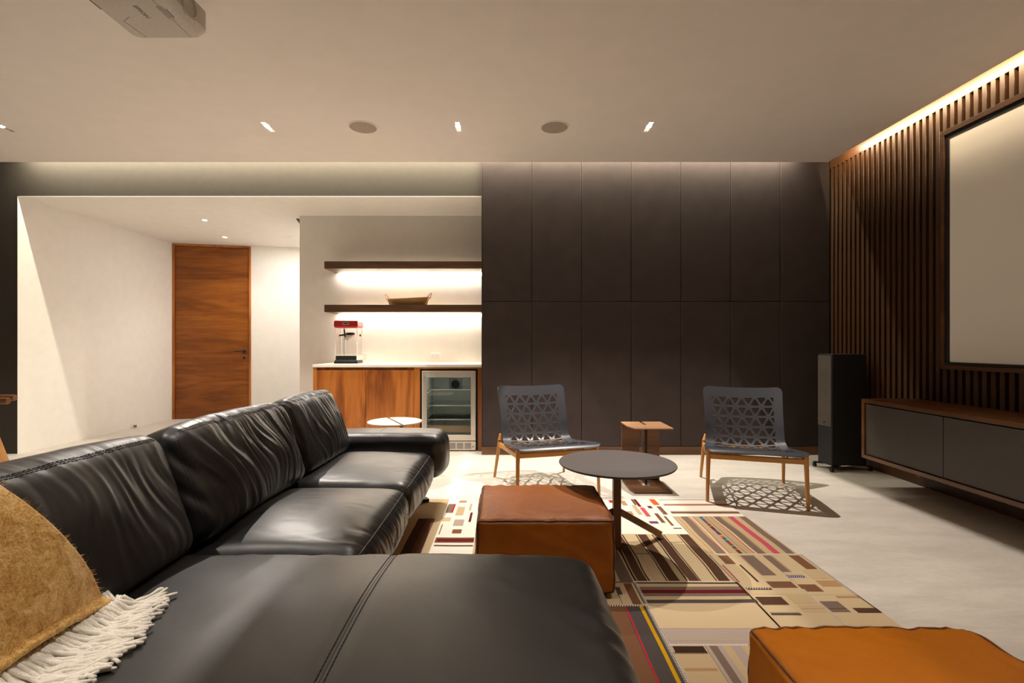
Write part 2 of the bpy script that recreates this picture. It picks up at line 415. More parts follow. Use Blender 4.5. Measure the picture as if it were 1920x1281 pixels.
def rounded_rect(x0,x1,y0,y1,r,n=6):
    pts = []
    for cx, cy, a0 in ((x1-r,y1-r,0),(x0+r,y1-r,90),(x0+r,y0+r,180),(x1-r,y0+r,270)):
        for k in range(n+1):
            a = math.radians(a0+90*k/n); pts.append((cx+r*math.cos(a), cy+r*math.sin(a)))
    return pts
PX0, PX1, PY0, PY1, PZ0, PZ1 = -1.97, -1.585, 2.22, 2.615, 2.75, 2.885
t = thing('projector', 'white ceiling projector hanging upside down at top left', 'projector', (-1.78, 2.41, PZ0))
body = MB(); c = (-1.78,2.41)
rings = []
def ring(x0,x1,y0,y1,r,z): rings.append([(a,b,z) for a,b in rounded_rect(x0,x1,y0,y1,r,8)])
ring(PX0+.014,PX1-.05,PY0+.012,PY1-.012,.035,PZ0); ring(PX0+.004,PX1-.03,PY0+.004,PY1-.004,.035,PZ0+.006)
ring(PX0,PX1,PY0,PY1,.035,PZ0+.03); ring(PX0,PX1,PY0,PY1,.035,PZ1-.01); ring(PX0+.01,PX1-.01,PY0+.01,PY1-.01,.03,PZ1)
n = len(rings[0]); vs = [p for r in rings for p in r]
fs = [(i*n+k,i*n+(k+1)%n,(i+1)*n+(k+1)%n,(i+1)*n+k) for i in range(len(rings)-1) for k in range(n)]
fs += [tuple(range(n-1,-1,-1)), tuple(range((len(rings)-1)*n, len(rings)*n))]
body.add(vs, fs).build('body', M_proj, t, off=(-1.78,2.41,PZ0), smooth=True)
off = (-1.78,2.41,PZ0)
MB().lathe((0,0,0),[(.056,-.004),(.060,0),(.060,.012),(.046,.014),(.040,.002)],32).build('lens_ring', M_proj, t, smooth=True)
r_ = bpy.data.objects['lens_ring']; r_.rotation_euler = (0,PI/2,0); r_.location = (PX1-off[0]-.004, .045, .064)
MB().lathe((0,0,.004),[(.044,0),(.040,.003),(.02,.007),(.003,.008)],32).build('lens', plain('lens_glass', srgb(6,6,7), .35, spec=.15, bump=0), t, smooth=True)
r_ = bpy.data.objects['lens']; r_.rotation_euler = (0,PI/2,0); r_.location = (PX1-off[0]-.001, .045, .064)
MB().cyl((-1.78,2.41,PZ1-.002),(-1.78,2.41,CZ+.002),.022).build('mount_pole', M_proj, t, off=off, smooth=True)
MB().lathe((-1.78,2.41,CZ-.012),[(.06,0),(.06,.012)],32).build('mount_plate', M_proj, t, off=off)
sl = MB().box(PX0+.0, PX0+.012, 2.30, 2.39, PZ0+.005, PZ0+.011); sl.build('vent', M_dark, t, off=off)
pl = MB().bar((PX1-.083,2.23,PZ0-.0004),(PX1-.083,2.60,PZ0-.0004),.0018,.001)
pl.build('panel_line', plain('seam_shadow', srgb(120,106,92), .7), t, off=off); pl = MB()
pl.bar((PX0+.07,2.602,PZ0-.0004),(PX0+.05,2.47,PZ0-.0004),.0015,.001).bar((PX0+.05,2.47,PZ0-.0004),(PX0+.10,2.44,PZ0-.0004),.0015,.001)
pl.build('filter_cover_line', bpy.data.materials['seam_shadow'], t, off=off)
st = MB()
for k in range(5): st.bar((-1.655-k*.007,2.36,PZ0-.0004),(-1.655-k*.007,2.455-.01*(k%2),PZ0-.0004),.0016,.0008)
st.bar((-1.648,2.38,PZ0-.0004),(-1.648,2.44,PZ0-.0004),.004,.0008).build('rating_label', plain('label_print', srgb(96,84,74), .7), t, off=off)
def text(body, size, mat, name, parent, M, extr=.0004):
    cu = bpy.data.curves.new(name, 'FONT'); cu.body = body; cu.size = size; cu.extrude = extr; cu.align_x = 'CENTER'; cu.align_y = 'CENTER'
    tmp = bpy.data.objects.new('tmp', cu); COL.objects.link(tmp)
    dg = bpy.context.evaluated_depsgraph_get(); me = bpy.data.meshes.new_from_object(tmp.evaluated_get(dg)); bpy.data.objects.remove(tmp)
    me.materials.clear(); me.materials.append(mat); o = bpy.data.objects.new(name, me); COL.objects.link(o); o.parent = parent
    o.matrix_local = M; return o
Mt = Matrix.Identity(4)
Mt.col[0] = (0,1,0,0); Mt.col[1] = (1,0,0,0); Mt.col[2] = (0,0,-1,0); Mt.col[3] = (0.0,-.01,-.0006,1)
text('EPSON', .03, plain('logo_grey', srgb(92,82,74), .5), 'lettering', t, Mt)

# ------------------------------------------------------------------ shelves, basket, popcorn machine, outlets
for z0, z1, lb_ in ((1.997,2.079,'upper floating walnut shelf, empty, lit from below'),(1.506,1.589,'lower floating walnut shelf carrying the wicker tray')):
    t = thing('floating_shelf', lb_, 'shelf', (-1.19, 5.78, z0), group='floating walnut shelves')
    so = (-1.19,5.78,z0)
    MB().box(-2.09, OX1-.002, 5.60, 5.928, z0, z1).box(-2.09,-2.05,5.9,AY,z0,z1).build('board', M_walnut_x, t, off=so, bevel=.0015)
    MB().box(-2.03, OX1-.01, 5.93, 5.955, z0+.012, z0+.03).build('light_strip', M_led_soft, t, off=so)
    area('lamp', (-1.16+1.19, 5.942-5.78, .008), (math.radians(-8),0,0), 1.72, .02, P_SHELF, t, (1,.93,.80))

t = thing('wicker_tray', 'woven wicker tray with two loop handles on the lower shelf', 'basket', (-1.175, 5.76, 1.589), math.radians(-13))
def wicker():
    tm = NT('wicker'); v = tm.coords((1,1,1)); wv = tm.n('ShaderNodeTexWave', Scale=34.0, Distortion=.6); wv.bands_direction='DIAGONAL'
    w2 = tm.n('ShaderNodeTexWave', Scale=60.0, Distortion=.5); w2.bands_direction='Z'
    tm.l(v, wv.inputs[0]); tm.l(v, w2.inputs[0]); mu = tm.n('ShaderNodeMath', operation='MULTIPLY'); tm.l(wv.outputs['Fac'], mu.inputs[0]); tm.l(w2.outputs['Fac'], mu.inputs[1])
    tm.l(tm.ramp(mu.outputs[0], [(.05, srgb(150,112,60)), (.6, srgb(224,186,120))]), tm.b.inputs['Base Color']); tm.bump(mu.outputs[0], .8, .003); tm.b.inputs['Roughness'].default_value=.7
    return tm.m
M_wick = wicker()
vs = []; fs = []; N = 64
prof = [(.222,.0),(.230,.012),(.244,.045),(.262,.088),(.258,.090),(.238,.046),(.222,.012),(.0,.008)]
for r, z in prof:
    for k in range(N):
        a = 2*PI*k/N; sag = (.004*math.cos(2*a)+ .006*math.sin(a+.6)) * (z/.085)
        vs.append((r*math.cos(a), r*.52*math.sin(a), z+sag-.003*(z>.05)))
for i in range(len(prof)-1): fs += [(i*N+k,i*N+(k+1)%N,(i+1)*N+(k+1)%N,(i+1)*N+k) for k in range(N)]
fs.append(tuple(range(N-1,-1,-1)))
MB().add(vs, fs).build('woven_body', M_wick, t, smooth='all')
for s in (-1,1):
    pts = [(s*(.250+.036*math.sin(PI*k/12)), (k/12-.5)*.09, .078+.062*math.sin(PI*k/12)) for k in range(13)]
    MB().tube(pts, .0045, 8).build('handle', M_wick, t, smooth='all')

# popcorn machine
t = thing('popcorn_machine', 'small popcorn machine with red top and glass sides on the white worktop', 'popcorn machine', (-1.845, 5.70, .924))
M_red = plain('red_enamel', srgb(176,34,32), .35, coat=.3)
M_chrome = plain('chrome', srgb(236,234,230), .3, .2)
hx, hy = .128, .10
b = MB()
def frus(m, z0,z1,a0,b0,a1,b1,mi=0): m.add([(-a0,-b0,z0),(a0,-b0,z0),(a0,b0,z0),(-a0,b0,z0),(-a1,-b1,z1),(a1,-b1,z1),(a1,b1,z1),(-a1,b1,z1)],[(3,2,1,0),(4,5,6,7),(0,1,5,4),(1,2,6,5),(2,3,7,6),(3,0,4,7)],mi)
frus(b,0,.022,hx+.006,hy+.006,hx+.004,hy+.004); frus(b,.022,.04,hx+.004,hy+.004,hx-.004,hy-.004)
b.build('base', M_black, t, bevel=.002)
b = MB().box(-hx+.012,hx-.012,-hy+.006,-hy+.008,.04,.088).box(-hx+.012,hx-.012,hy-.008,hy-.006,.04,.088).box(-hx+.01,-hx+.012,-hy+.006,hy-.006,.04,.088)
b.build('crumb_tray', M_black, t)
MB().box(hx-.008,hx-.003,-hy+.006,hy-.006,.03,.092).build('side_plate', M_steel, t)
for sx in (-1,1):
    for sy in (-1,1): MB().box(sx*(hx-.004)-.004,sx*(hx-.004)+.004,sy*(hy-.004)-.004,sy*(hy-.004)+.004,.04,.405).build('corner_post', M_chrome, t, bevel=.001)
MB().box(-hx,hx,-hy,-hy+.004,.088,.096).build('door_rail', M_chrome, t, bevel=.001)
for nm, bx in (('glass_pane',(-hx+.012,hx-.012,-hy+.002,-hy+.004)),('glass_pane',(-hx+.012,hx-.012,hy-.004,hy-.002)),('glass_pane',(-hx+.002,-hx+.004,-hy+.012,hy-.012)),('glass_pane',(hx-.004,hx-.002,-hy+.012,hy-.012))):
    MB().box(*bx,.096,.405).build(nm, M_glass, t)
b = MB(); frus(b,.403,.418,hx-.004,hy-.002,hx+.004,hy+.004); frus(b,.418,.478,hx+.008,hy+.006,hx+.006,hy+.005); frus(b,.478,.486,hx+.006,hy+.005,hx-.008,hy-.008)
b.build('red_roof', M_red, t, bevel=.003)
MB().box(-.034,.034,-hy-.009,-hy-.005,.44,.463).build('name_plate', M_chrome, t, bevel=.001)
MB().box(-.030,.030,-hy-.0098,-hy-.0088,.444,.459).build('plate_face', M_black, t)
b = MB().lathe((.02,.0,.27),[(.045,0),(.052,.01),(.052,.052),(.048,.054)],28); b.build('kettle', M_steel, t, smooth=True)
MB().lathe((.018,0,.324),[(.05,0),(.05,.025),(.02,.03)],28).build('kettle_lid', M_black, t, smooth=True)
b = MB().cyl((-.05,0,.05),(-.05,0,.40),.009).build('drive_pole', M_chrome, t, smooth=True)
b = MB().bar((-.05,-.01,.325),(-.105,-.02,.318),.014,.018).bar((-.05,-.01,.39),(-.035,-.01,.30),.014,.012).bar((-.035,-.01,.29),(-.01,-.01,.265),.01,.01)
b.build('crank_handle', M_black, t, bevel=.001)
b = MB()
for z in (.17,.32): b.lathe((0,0,0),[(.0135,0),(.0135,.006)],18)
for z in (.17,.32): MB().cyl((-hx-.002,-hy-.002,z),(-hx-.002,-hy-.010,z),.015).build('hinge', M_chrome, t, smooth=True)
MB().cyl((hx-.022,-hy-.002,.235),(hx-.022,-hy-.012,.235),.02).build('door_knob', M_chrome, t, smooth=True)
MB().cyl((hx-.002,0,.32),(hx+.010,0,.32),.012).build('side_knob', M_black, t, smooth=True)
def outlet(x, z, lb_, wide=True):
    t = thing('wall_outlet', lb_, 'outlet', (x, AY, z), group='wall outlets over the worktop')
    a, c_ = (.058,.037) if wide else (.037,.058)
    MB().box(-a,a,-.006,0,-c_,c_).build('cover_plate', M_outlet, t, bevel=.003)
    for s in (-1,1):
        cx, cz = (s*.022,0) if wide else (0,s*.022)
        sk = MB().cyl((cx,-.0062,cz),(cx,-.0078,cz),.0155,n=20).build('socket', M_outlet, t)
        b = MB()
        cx, cz = (s*.022,0) if wide else (0,s*.022)
        for q in (-1,1): b.box(cx+q*.006-.001,cx+q*.006+.001,-.0086,-.0076,cz-.002,cz+.006)
        b.cyl((cx,-.0076,cz-.007),(cx,-.0086,cz-.007),.0022,n=8)
        b.build('slots', M_dark, sk)
outlet(-.888, .998, 'white double power outlet on the wall above the fridge')
outlet(-1.735, .985, 'white wall outlet half hidden behind the popcorn machine', False)

# ------------------------------------------------------------------ worktop, cabinet, fridge
o = MB().box(-2.10, OX1-.002, 5.285, AY-.001, .896, .924).build('worktop', M_wtop, bevel=.002)
o['label'] = 'white stone worktop over the wooden cabinet and fridge'; o['category'] = 'worktop'
CF = 5.30
t = thing('base_cabinet', 'reddish wooden base cabinet with two flush doors left of the fridge', 'cabinet', (-1.19, 5.6, 0))
so = (-1.19,5.6,0)
b = MB().box(-2.097,-2.055,CF,5.95,0,.894).box(-1.018,-.955,CF,5.95,0,.894).box(-.337,-.288,CF,5.95,0,.894).box(-.955,-.337,CF+.01,5.95,.875,.894)
b.box(-2.055,-1.018,CF+.025,5.95,0,.06).box(-2.055,-1.018,CF+.03,5.95,.86,.894)
b.build('carcass', M_cab, t, off=so, bevel=.001)
for x0, x1 in ((-2.052,-1.5365),(-1.5335,-1.021)):
    MB().box(x0,x1,CF-.001,CF+.019,.065,.866).build('door', wood('cabinet_door', srgb(92,46,14), srgb(162,92,34), srgb(196,124,54), 'z', .36, 1.7, 1.0, figure=.32, seed=3+x0), t, off=so, bevel=.001)
MB().box(-.955,-.94,CF+.02,5.95,0,.875).box(-.352,-.337,CF+.02,5.95,0,.875).box(-.94,-.352,CF+.05,5.95,.862,.875).build('fridge_niche', M_dark, t, off=so)

t = thing('fridge', 'undercounter stainless steel fridge with a glass door, empty inside', 'fridge', (-.645, 5.6, 0))
so = (-.645,5.6,0)
FX0, FX1 = -.932, -.358
MB().box(FX0+.01,FX0+.03,CF+.04,5.90,.09,.858).box(FX1-.03,FX1-.01,CF+.04,5.90,.09,.858).box(FX0+.01,FX1-.01,5.86,5.90,.09,.858).box(FX0+.01,FX1-.01,CF+.04,5.90,.09,.12).box(FX0+.01,FX1-.01,CF+.04,5.90,.835,.858).build('cavity', plain('fridge_liner', srgb(170,172,166), .5), t, off=so)
fw = .05
b = MB().box(FX0,FX0+.052,CF-.02,CF+.02,.115,.858).box(FX1-.052,FX1,CF-.02,CF+.02,.115,.858).box(FX0+.052,FX1-.052,CF-.02,CF+.02,.79,.858).box(FX0+.052,FX1-.052,CF-.02,CF+.02,.115,.175)
b.build('door_frame', M_steel, t, off=so, bevel=.002)
MB().box(FX0+.012,FX0+.022,CF-.045,CF-.035,.14,.84).cyl((FX0+.017,CF-.02,.80),(FX0+.017,CF-.04,.80),.006).cyl((FX0+.017,CF-.02,.18),(FX0+.017,CF-.04,.18),.006).build('handle', M_steel, t, off=so, bevel=.002)
MB().box(FX0+.05,FX1-.05,CF-.006,CF+.002,.172,.793).build('glass_pane', M_glassd, t, off=so)
MB().box(FX0,FX1,CF-.012,CF+.06,.012,.108).build('kick_grille', M_steel, t, off=so, bevel=.002)
b = MB()
for q in range(6):
    x0 = FX0+.04+q*.083
    for r in range(6):
        b.box(x0, x0+.07, CF-.0135, CF-.011, .030+r*.0105, .0345+r*.0105)
b.cyl((FX1-.03,CF-.011,.05),(FX1-.03,CF-.0145,.05),.006,n=12)
b.build('vent_slots', M_dark, t, off=so)
M_shelfg = plain('shelf_edge', srgb(215,215,210), .3)
area('lamp', (0,-.19,.825), (0,0,0), .4, .16, 1.3, t, (1,.95,.85))  # added fill light to brighten the cavity, not a known fridge lamp
for z in (.645,.475,.325):
    MB().box(FX0+.03,FX1-.03,CF+.06,5.84,z,z+.006).build('glass_shelf', M_glass, t, off=so)
    MB().box(FX0+.03,FX1-.03,CF+.05,CF+.06,z-.002,z+.01).build('shelf_trim', M_shelfg, t, off=so, bevel=.001)
MB().box(FX0+.04,FX1-.04,CF+.05,CF+.07,.20,.26).box(FX0+.04,FX1-.04,CF+.05,5.7,.19,.20).build('drawer_front', M_tlt, t, off=so, bevel=.002)
b = MB().box(-.71,-.56,5.848,5.86,.60,.74).build('fan_plate', plain('fan_grey', srgb(120,122,118), .5), t, off=so, bevel=.002)
MB().lathe((0,0,0),[(.045,0),(.05,.004),(.02,.006)],28).build('fan', M_dark, t, smooth=True)
r_ = bpy.data.objects['fan']; r_.rotation_euler = (PI/2,0,0); r_.location = (.01, .247, .67)
b = MB()
for zz in (.28,.33,.43,.48,.6,.65,.75): b.box(FX0+.03,FX0+.04,CF+.06,5.8,zz,zz+.006)
b.build('shelf_rail', M_steel, t, off=so)

# door stop
t = thing('door_stop', 'small wood and steel door stop on the lobby floor by the left wall', 'door stop', (-5.085, 6.74, 0))
MB().cyl((0,0,0),(0,0,.02),.017,n=20).build('base', M_steel, t, smooth=True)
MB().cyl((0,0,.02),(0,0,.042),.019,n=20).build('cap', M_tpost, t, smooth=True)

# ------------------------------------------------------------------ projection screen
t = thing('projection_screen', 'large white projection screen in a dark wood frame on the slatted wall', 'screen', (RX, (SY0+SY1)/2, SZ0))
so = (RX,(SY0+SY1)/2,SZ0)
b = MB().box(RX-.02,RX+.03,SY0,SY1,SZ1-.04,SZ1).box(RX-.02,RX+.03,SY0,SY1,SZ0,SZ0+.032).box(RX-.02,RX+.03,SY1-.035,SY1,SZ0+.032,SZ1-.04).box(RX-.02,RX+.03,SY0,SY0+.035,SZ0+.032,SZ1-.04)
b.build('wood_frame', M_walnut_y, t, off=so, bevel=.002)
b = MB().box(RX-.010,RX+.02,SY0+.035,SY1-.035,SZ1-.075,SZ1-.04).box(RX-.022,RX+.02,SY0+.035,SY1-.035,SZ0+.032,SZ0+.055).box(RX-.010,RX+.02,SY1-.07,SY1-.035,SZ0+.05,SZ1-.07).box(RX-.022,RX+.02,SY0+.035,SY0+.07,SZ0+.05,SZ1-.07)
b.build('black_bezel', plain('bezel_black', srgb(15,14,14), .6), t, off=so, bevel=.004)
MB().box(RX-.006,RX+.01,SY0+.06,SY1-.06,SZ0+.05,SZ1-.07).build('screen_surface', M_screen, t, off=so)

# ------------------------------------------------------------------ wall-hung console
KX, KY1, KY0, KZ0, KZ1 = 2.86, 4.03, 1.83, .223, .70
t = thing('media_console', 'long wall-hung walnut console with grey doors under the screen', 'console', (3.08, 2.9, KZ0))
so = (3.08,2.9,KZ0); e = .03
MB().box(KX,RX-.002,KY0,KY1,KZ1-e,KZ1).box(KX,RX-.002,KY0,KY1,KZ0,KZ0+e).box(KX,RX-.002,KY1-e,KY1,KZ0+e,KZ1-e).box(KX,RX-.002,KY0,KY0+e,KZ0+e,KZ1-e).build('case', M_console, t, off=so, bevel=.002)
dw = (KY1-KY0-2*e-.016)/3
for k in range(3):
    y1 = KY1-e-.006-k*(dw+.005)
    MB().box(KX+.012,KX+.03,y1-dw,y1,KZ0+e+.006,KZ1-e-.01).build('door', M_lacq, t, off=so, bevel=.0015)
MB().box(KX+.035,KX+.04,KY0+e,KY1-e,KZ0+e,KZ1-e).build('inner_void', M_dark, t, off=so)
o = MB().tube([(RX+.02,4.0,.05),(RX-.03,4.0,.10),(RX-.03,3.99,.2),(RX-.04,3.97,.23)],.004,8).build('power_cord', M_outlet, smooth='all')
o['label'] = 'short pale cord hanging from the console end by the speaker'; o['category'] = 'cord'

# ------------------------------------------------------------------ tower speaker on a wheeled stand
t = thing('tower_speaker', 'tall black floor-standing speaker on casters beside the console', 'speaker', (2.894, 4.446, 0), math.radians(6))
MB().box(0,.335,0,.175,.05,1.05).build('cabinet', M_speaker, t, bevel=.003)
MB().box(-.008,0,.006,.169,.395,1.04).build('grille', M_grille, t, bevel=.004)
MB().box(-.003,0,.004,.171,.058,.388).build('lower_baffle', M_blackm, t, bevel=.002)
MB().box(-.0095,-.008,.075,.1,.425,.44).build('badge', M_blackm, t)
MB().box(.005,.33,.005,.17,1.05,1.054).build('top_plate', plain('speaker_top', srgb(60,58,56), .4), t, bevel=.002)
b = MB().bar((-.02,-.02,.042),(.355,.195,.042),.03,.012).bar((-.02,.195,.042),(.355,-.02,.042),.03,.012)
b.build('caster_frame', M_black, t)
for x_, y_ in ((-.02,-.02),(.355,-.02),(-.02,.195),(.355,.195)):
    g = MB().cyl((x_-.009,y_,.018),(x_+.009,y_,.018),.018,n=20).cyl((x_,y_,.02),(x_,y_,.05),.006,n=10).box(x_-.012,x_+.012,y_-.008,y_+.008,.034,.045)
    g.build('caster', M_black, t, smooth=True)

# ------------------------------------------------------------------ perforated lounge chairs
def catmull(P, n=14):
    P = [np.array(p, float) for p in P]; Q = [2*P[0]-P[1]]+P+[2*P[-1]-P[-2]]; out = []
    for i in range(1, len(Q)-2):
        for k in range(n):
            s = k/n; out.append(.5*((2*Q[i])+(-Q[i-1]+Q[i+1])*s+(2*Q[i-1]-5*Q[i]+4*Q[i+1]-Q[i+2])*s*s+(-Q[i-1]+3*Q[i]-3*Q[i+1]+Q[i+2])*s**3))
    out.append(P[-1]); return np.array(out)
prof = catmull([(-.385,.372),(-.355,.388),(-.25,.378),(-.10,.348),(.03,.322),(.13,.312),(.195,.335),(.235,.395),(.275,.50),(.325,.64),(.375,.775)])
ds = np.r_[0, np.cumsum(np.hypot(*np.diff(prof, axis=0).T))]; LEN = ds[-1]
def hwid(v): return np.interp(v/LEN, [0,.04,.3,.5,.6,.8,1], [.325,.335,.325,.305,.298,.302,.312])
def shell_pt(u, v, lift=0):
    R = .05; U = .31
    # rounded outline corners
    for (vc, sgn) in ((LEN-R, 1), (R, -1)):
        du = abs(u)-(U-R); dv = (v-vc)*sgn
        if du > 0 and dv > 0:
            m = max(du, dv); l = math.hypot(du, dv); k = m/l
            u = math.copysign((U-R)+du*k, u); v = vc+sgn*dv*k
    y = np.interp(v, ds, prof[:,0]); z = np.interp(v, ds, prof[:,1])
    a, b = max(v-.015,0), min(v+.015,LEN)
    ty = np.interp(b,ds,prof[:,0])-np.interp(a,ds,prof[:,0]); tz = np.interp(b,ds,prof[:,1])-np.interp(a,ds,prof[:,1])
    l = math.hypot(ty,tz); ny, nz = -tz/l, ty/l
    c = np.interp(v/LEN, [0,.15,.5,.7,1], [-.004,.004,.03,.05,.045])
    q = (abs(u)/U)**2.2*c+lift
    hw = hwid(v)
    wsq = 1-.03*(c/.05)*(abs(u)/U)**2
    return (u/U*hw*wsq, y+ny*q, z+nz*q)
def chair_shell():
    verts = {}; V = []; F = []
    def vid(u, v):
        k = (round(u,5), round(v,5))
        if k not in verts: verts[k] = len(V); V.append(shell_pt(u, v))
        return verts[k]
    NR = 11; v0, v1 = .07, LEN-.075; H = (v1-v0)/NR; W = .25; P = .1
    def nodes(j): return [-W+P*i for i in range(6)] if j % 2 == 0 else [-W]+[-W+P/2+P*i for i in range(5)]+[W]
    def tri(a, b, c):
        pts = [Vector((p[0],p[1],0)) for p in (a,b,c)]
        if (pts[1]-pts[0]).cross(pts[2]-pts[0]).z < 0: pts = [pts[0],pts[2],pts[1]]
        A = [(pts[(i+1)%3]-pts[i]).length for i in range(3)]
        per = sum(A); area2 = (pts[1]-pts[0]).cross(pts[2]-pts[0]).z; rin = area2/per
        ic = (pts[0]*A[1]+pts[1]*A[2]+pts[2]*A[0])/per
        k = max(.2, (rin-.0078)/rin); inn = [ic+(p-ic)*k for p in pts]
        out = []; ii = []
        for i in range(3):
            p, q = pts[i], pts[(i+1)%3]; a_, b_ = inn[i], inn[(i+1)%3]
            for s in (0,.25,.5,.75): out.append(p.lerp(q, s))
            ii += [a_+(ic-a_)*.16, a_.lerp(b_, .17), a_.lerp(b_, .5), a_.lerp(b_, .83)]
        n = 12
        for i in range(n):
            j = (i+1) % n
            F.append((vid(out[i].x,out[i].y), vid(out[j].x,out[j].y), vid(ii[j].x,ii[j].y), vid(ii[i].x,ii[i].y)))
    for r in range(NR):
        e_, o_ = (r, r+1) if r % 2 == 0 else (r+1, r)
        ve, vo = v0+e_*H, v0+o_*H; ne, no = nodes(0), nodes(1)
        for i in range(5): tri((ne[i],ve),(ne[i+1],ve),(no[i+1],vo))
        for i in range(6): tri((no[i],vo),(no[i+1],vo),(ne[i],ve))
    def split(ns): 
        out = []
        for a, b in zip(ns[:-1], ns[1:]): out += [a+(b-a)*s for s in (0,.25,.5,.75)]
        return out+[ns[-1]]
    vlist = [v0+H*k/4 for k in range(NR*4+1)]
    for s in (-1, 1):
        us = [s*(W+.06*k/4) for k in range(5)]
        for a, b in zip(vlist[:-1], vlist[1:]):
            for k in range(4): F.append((vid(us[k],a), vid(us[k+1],a), vid(us[k+1],b), vid(us[k],b)))
    for (va, vb, row) in ((v0, 0, 0), (v1, LEN, 1)):
        ul = [-W-.06*k/4 for k in range(4,0,-1)]+split(nodes(row))+[W+.06*k/4 for k in range(1,5)]
        vv = [va+(vb-va)*k/4 for k in range(5)]
        for a, b in zip(ul[:-1], ul[1:]):
            for k in range(4): F.append((vid(a,vv[k]), vid(b,vv[k]), vid(b,vv[k+1]), vid(a,vv[k+1])))
    return V, F
SH_V, SH_F = chair_shell()
def lounge_chair(label, loc, rot):
    t = thing('lounge_chair', label, 'chair', loc, rot, 'perforated lounge chairs')
    o = MB().add(SH_V, SH_F).build('seat_shell', M_shell, t, smooth='all')
    bm = bmesh.new(); bm.from_mesh(o.data); bmesh.ops.remove_doubles(bm, verts=bm.verts, dist=1e-5); bmesh.ops.recalc_face_normals(bm, faces=bm.faces); bm.to_mesh(o.data); bm.free()
    so_ = o.modifiers.new('solid','SOLIDIFY'); so_.thickness = .007; so_.offset = 0
    o.data.shade_smooth(); o.data.set_sharp_from_angle(angle=math.radians(60))
    em = o.modifiers.new('e','EDGE_SPLIT'); em.split_angle = math.radians(50)
    for s in (-1,1):
        MB().cyl((s*.322,-.352,0),(s*.312,-.335,.382),.011,.0165,n=18).build('leg', M_oak, t, smooth=True)
        g = MB().cyl((s*.318,.362,0),(s*.298,.262,.33),.011,.016,n=18).cyl((s*.298,.262,.33),(s*.286,.285,.385),.016,.009,n=18)
        g.build('leg', M_oak, t, smooth=True)
        MB().bar((s*.313,-.338,.328),(s*.299,.265,.300),.020,.036).build('side_rail', wood('chair_oak_y', srgb(172,112,44), srgb(200,138,62), srgb(218,160,84), 'y', .38, 1, 1.2, figure=.2) if 'chair_oak_y' not in bpy.data.materials else bpy.data.materials['chair_oak_y'], t, bevel=.004)
    ox = bpy.data.materials.get('chair_oak_x') or wood('chair_oak_x', srgb(172,112,44), srgb(200,138,62), srgb(218,160,84), 'x', .38, 1, 1.2, figure=.2)
    MB().bar((-.313,-.338,.332),(.313,-.338,.332),.020,.038).build('front_rail', ox, t, bevel=.004)
    MB().bar((-.30,.262,.285),(.30,.262,.285),.020,.036).build('rear_rail', ox, t, bevel=.004)
    b = MB()
    for s in (-1,1): b.tube([(s*.2,-.338,.35),(s*.2,-.25,.362),(s*.2,-.05,.331),(s*.2,.12,.300),(s*.2,.25,.298)],.006,8)
    b.build('seat_support', ox, t, smooth=True)
    return t
lounge_chair('charcoal perforated lounge chair with oak legs behind the tan ottoman', (.275,4.002,0), math.radians(15.3))
lounge_chair('charcoal perforated lounge chair with oak legs nearest the tower speaker', (1.842,3.825,0), math.radians(-17.2))

# ------------------------------------------------------------------ tables
t = thing('coffee_table', 'round charcoal pedestal table with slanting wooden feet behind the tan ottoman', 'table', (.596,2.752,.0068))
MB().lathe((0,0,.466),[(.306,0),(.316,.004),(.320,.010),(.318,.014)],96).build('tabletop', M_ttop, t, smooth=True)
MB().cyl((0,0,.455),(0,0,.466),.10,n=32).build('mount_plate', M_black, t, smooth=True)
MB().box(-.0205,.0205,-.0205,.0205,.005,.457).build('post', M_tpost, t, bevel=.002)
for a in (29,142):
    a = math.radians(a); d_ = Vector((math.cos(a),math.sin(a),0))
    g = MB().bar(d_*.015+Vector((0,0,.205)), d_*.325+Vector((0,0,.022)), .036, .036)
    g.build('foot', wood('foot_wood_%d' % int(a*10), srgb(120,80,40), srgb(160,112,62), srgb(180,132,78), 'x', .4, 1, 1), t, bevel=.003)

t = thing('side_table', 'slim walnut C-shaped side table between the two lounge chairs', 'table', (1.093,3.96,0))
TM = M_tlt
top = [(-.12,-.16),(.165,-.16),(.17,-.15),(.168,.18),(.011,.18),(.011,.02),(-.011,.02),(-.011,.18),(-.163,.18),(-.163,-.02),(-.13,-.15)]
MB().prism(top, .486, .496).build('tabletop', M_tlt, t, bevel=.002)
bas = [(-.125,-.18),(.14,-.18),(.157,-.165),(.157,.18),(-.157,.18),(-.157,-.10),(-.14,-.17)]
MB().prism(bas, .0, .014).build('base', M_tld, t, bevel=.003)
MB().box(-.157,-.012,.166,.18,.014,.486).box(.012,.157,.166,.18,.014,.486).box(-.012,.012,.166,.18,.014,.06).build('back_panel', M_tld, t, bevel=.002)
MB().box(-.008,.008,.0,.016,.012,.486).build('pole', M_black, t, bevel=.001)
MB().box(-.03,.03,-.025,.04,.014,.018).build('pole_plate', M_steel, t)

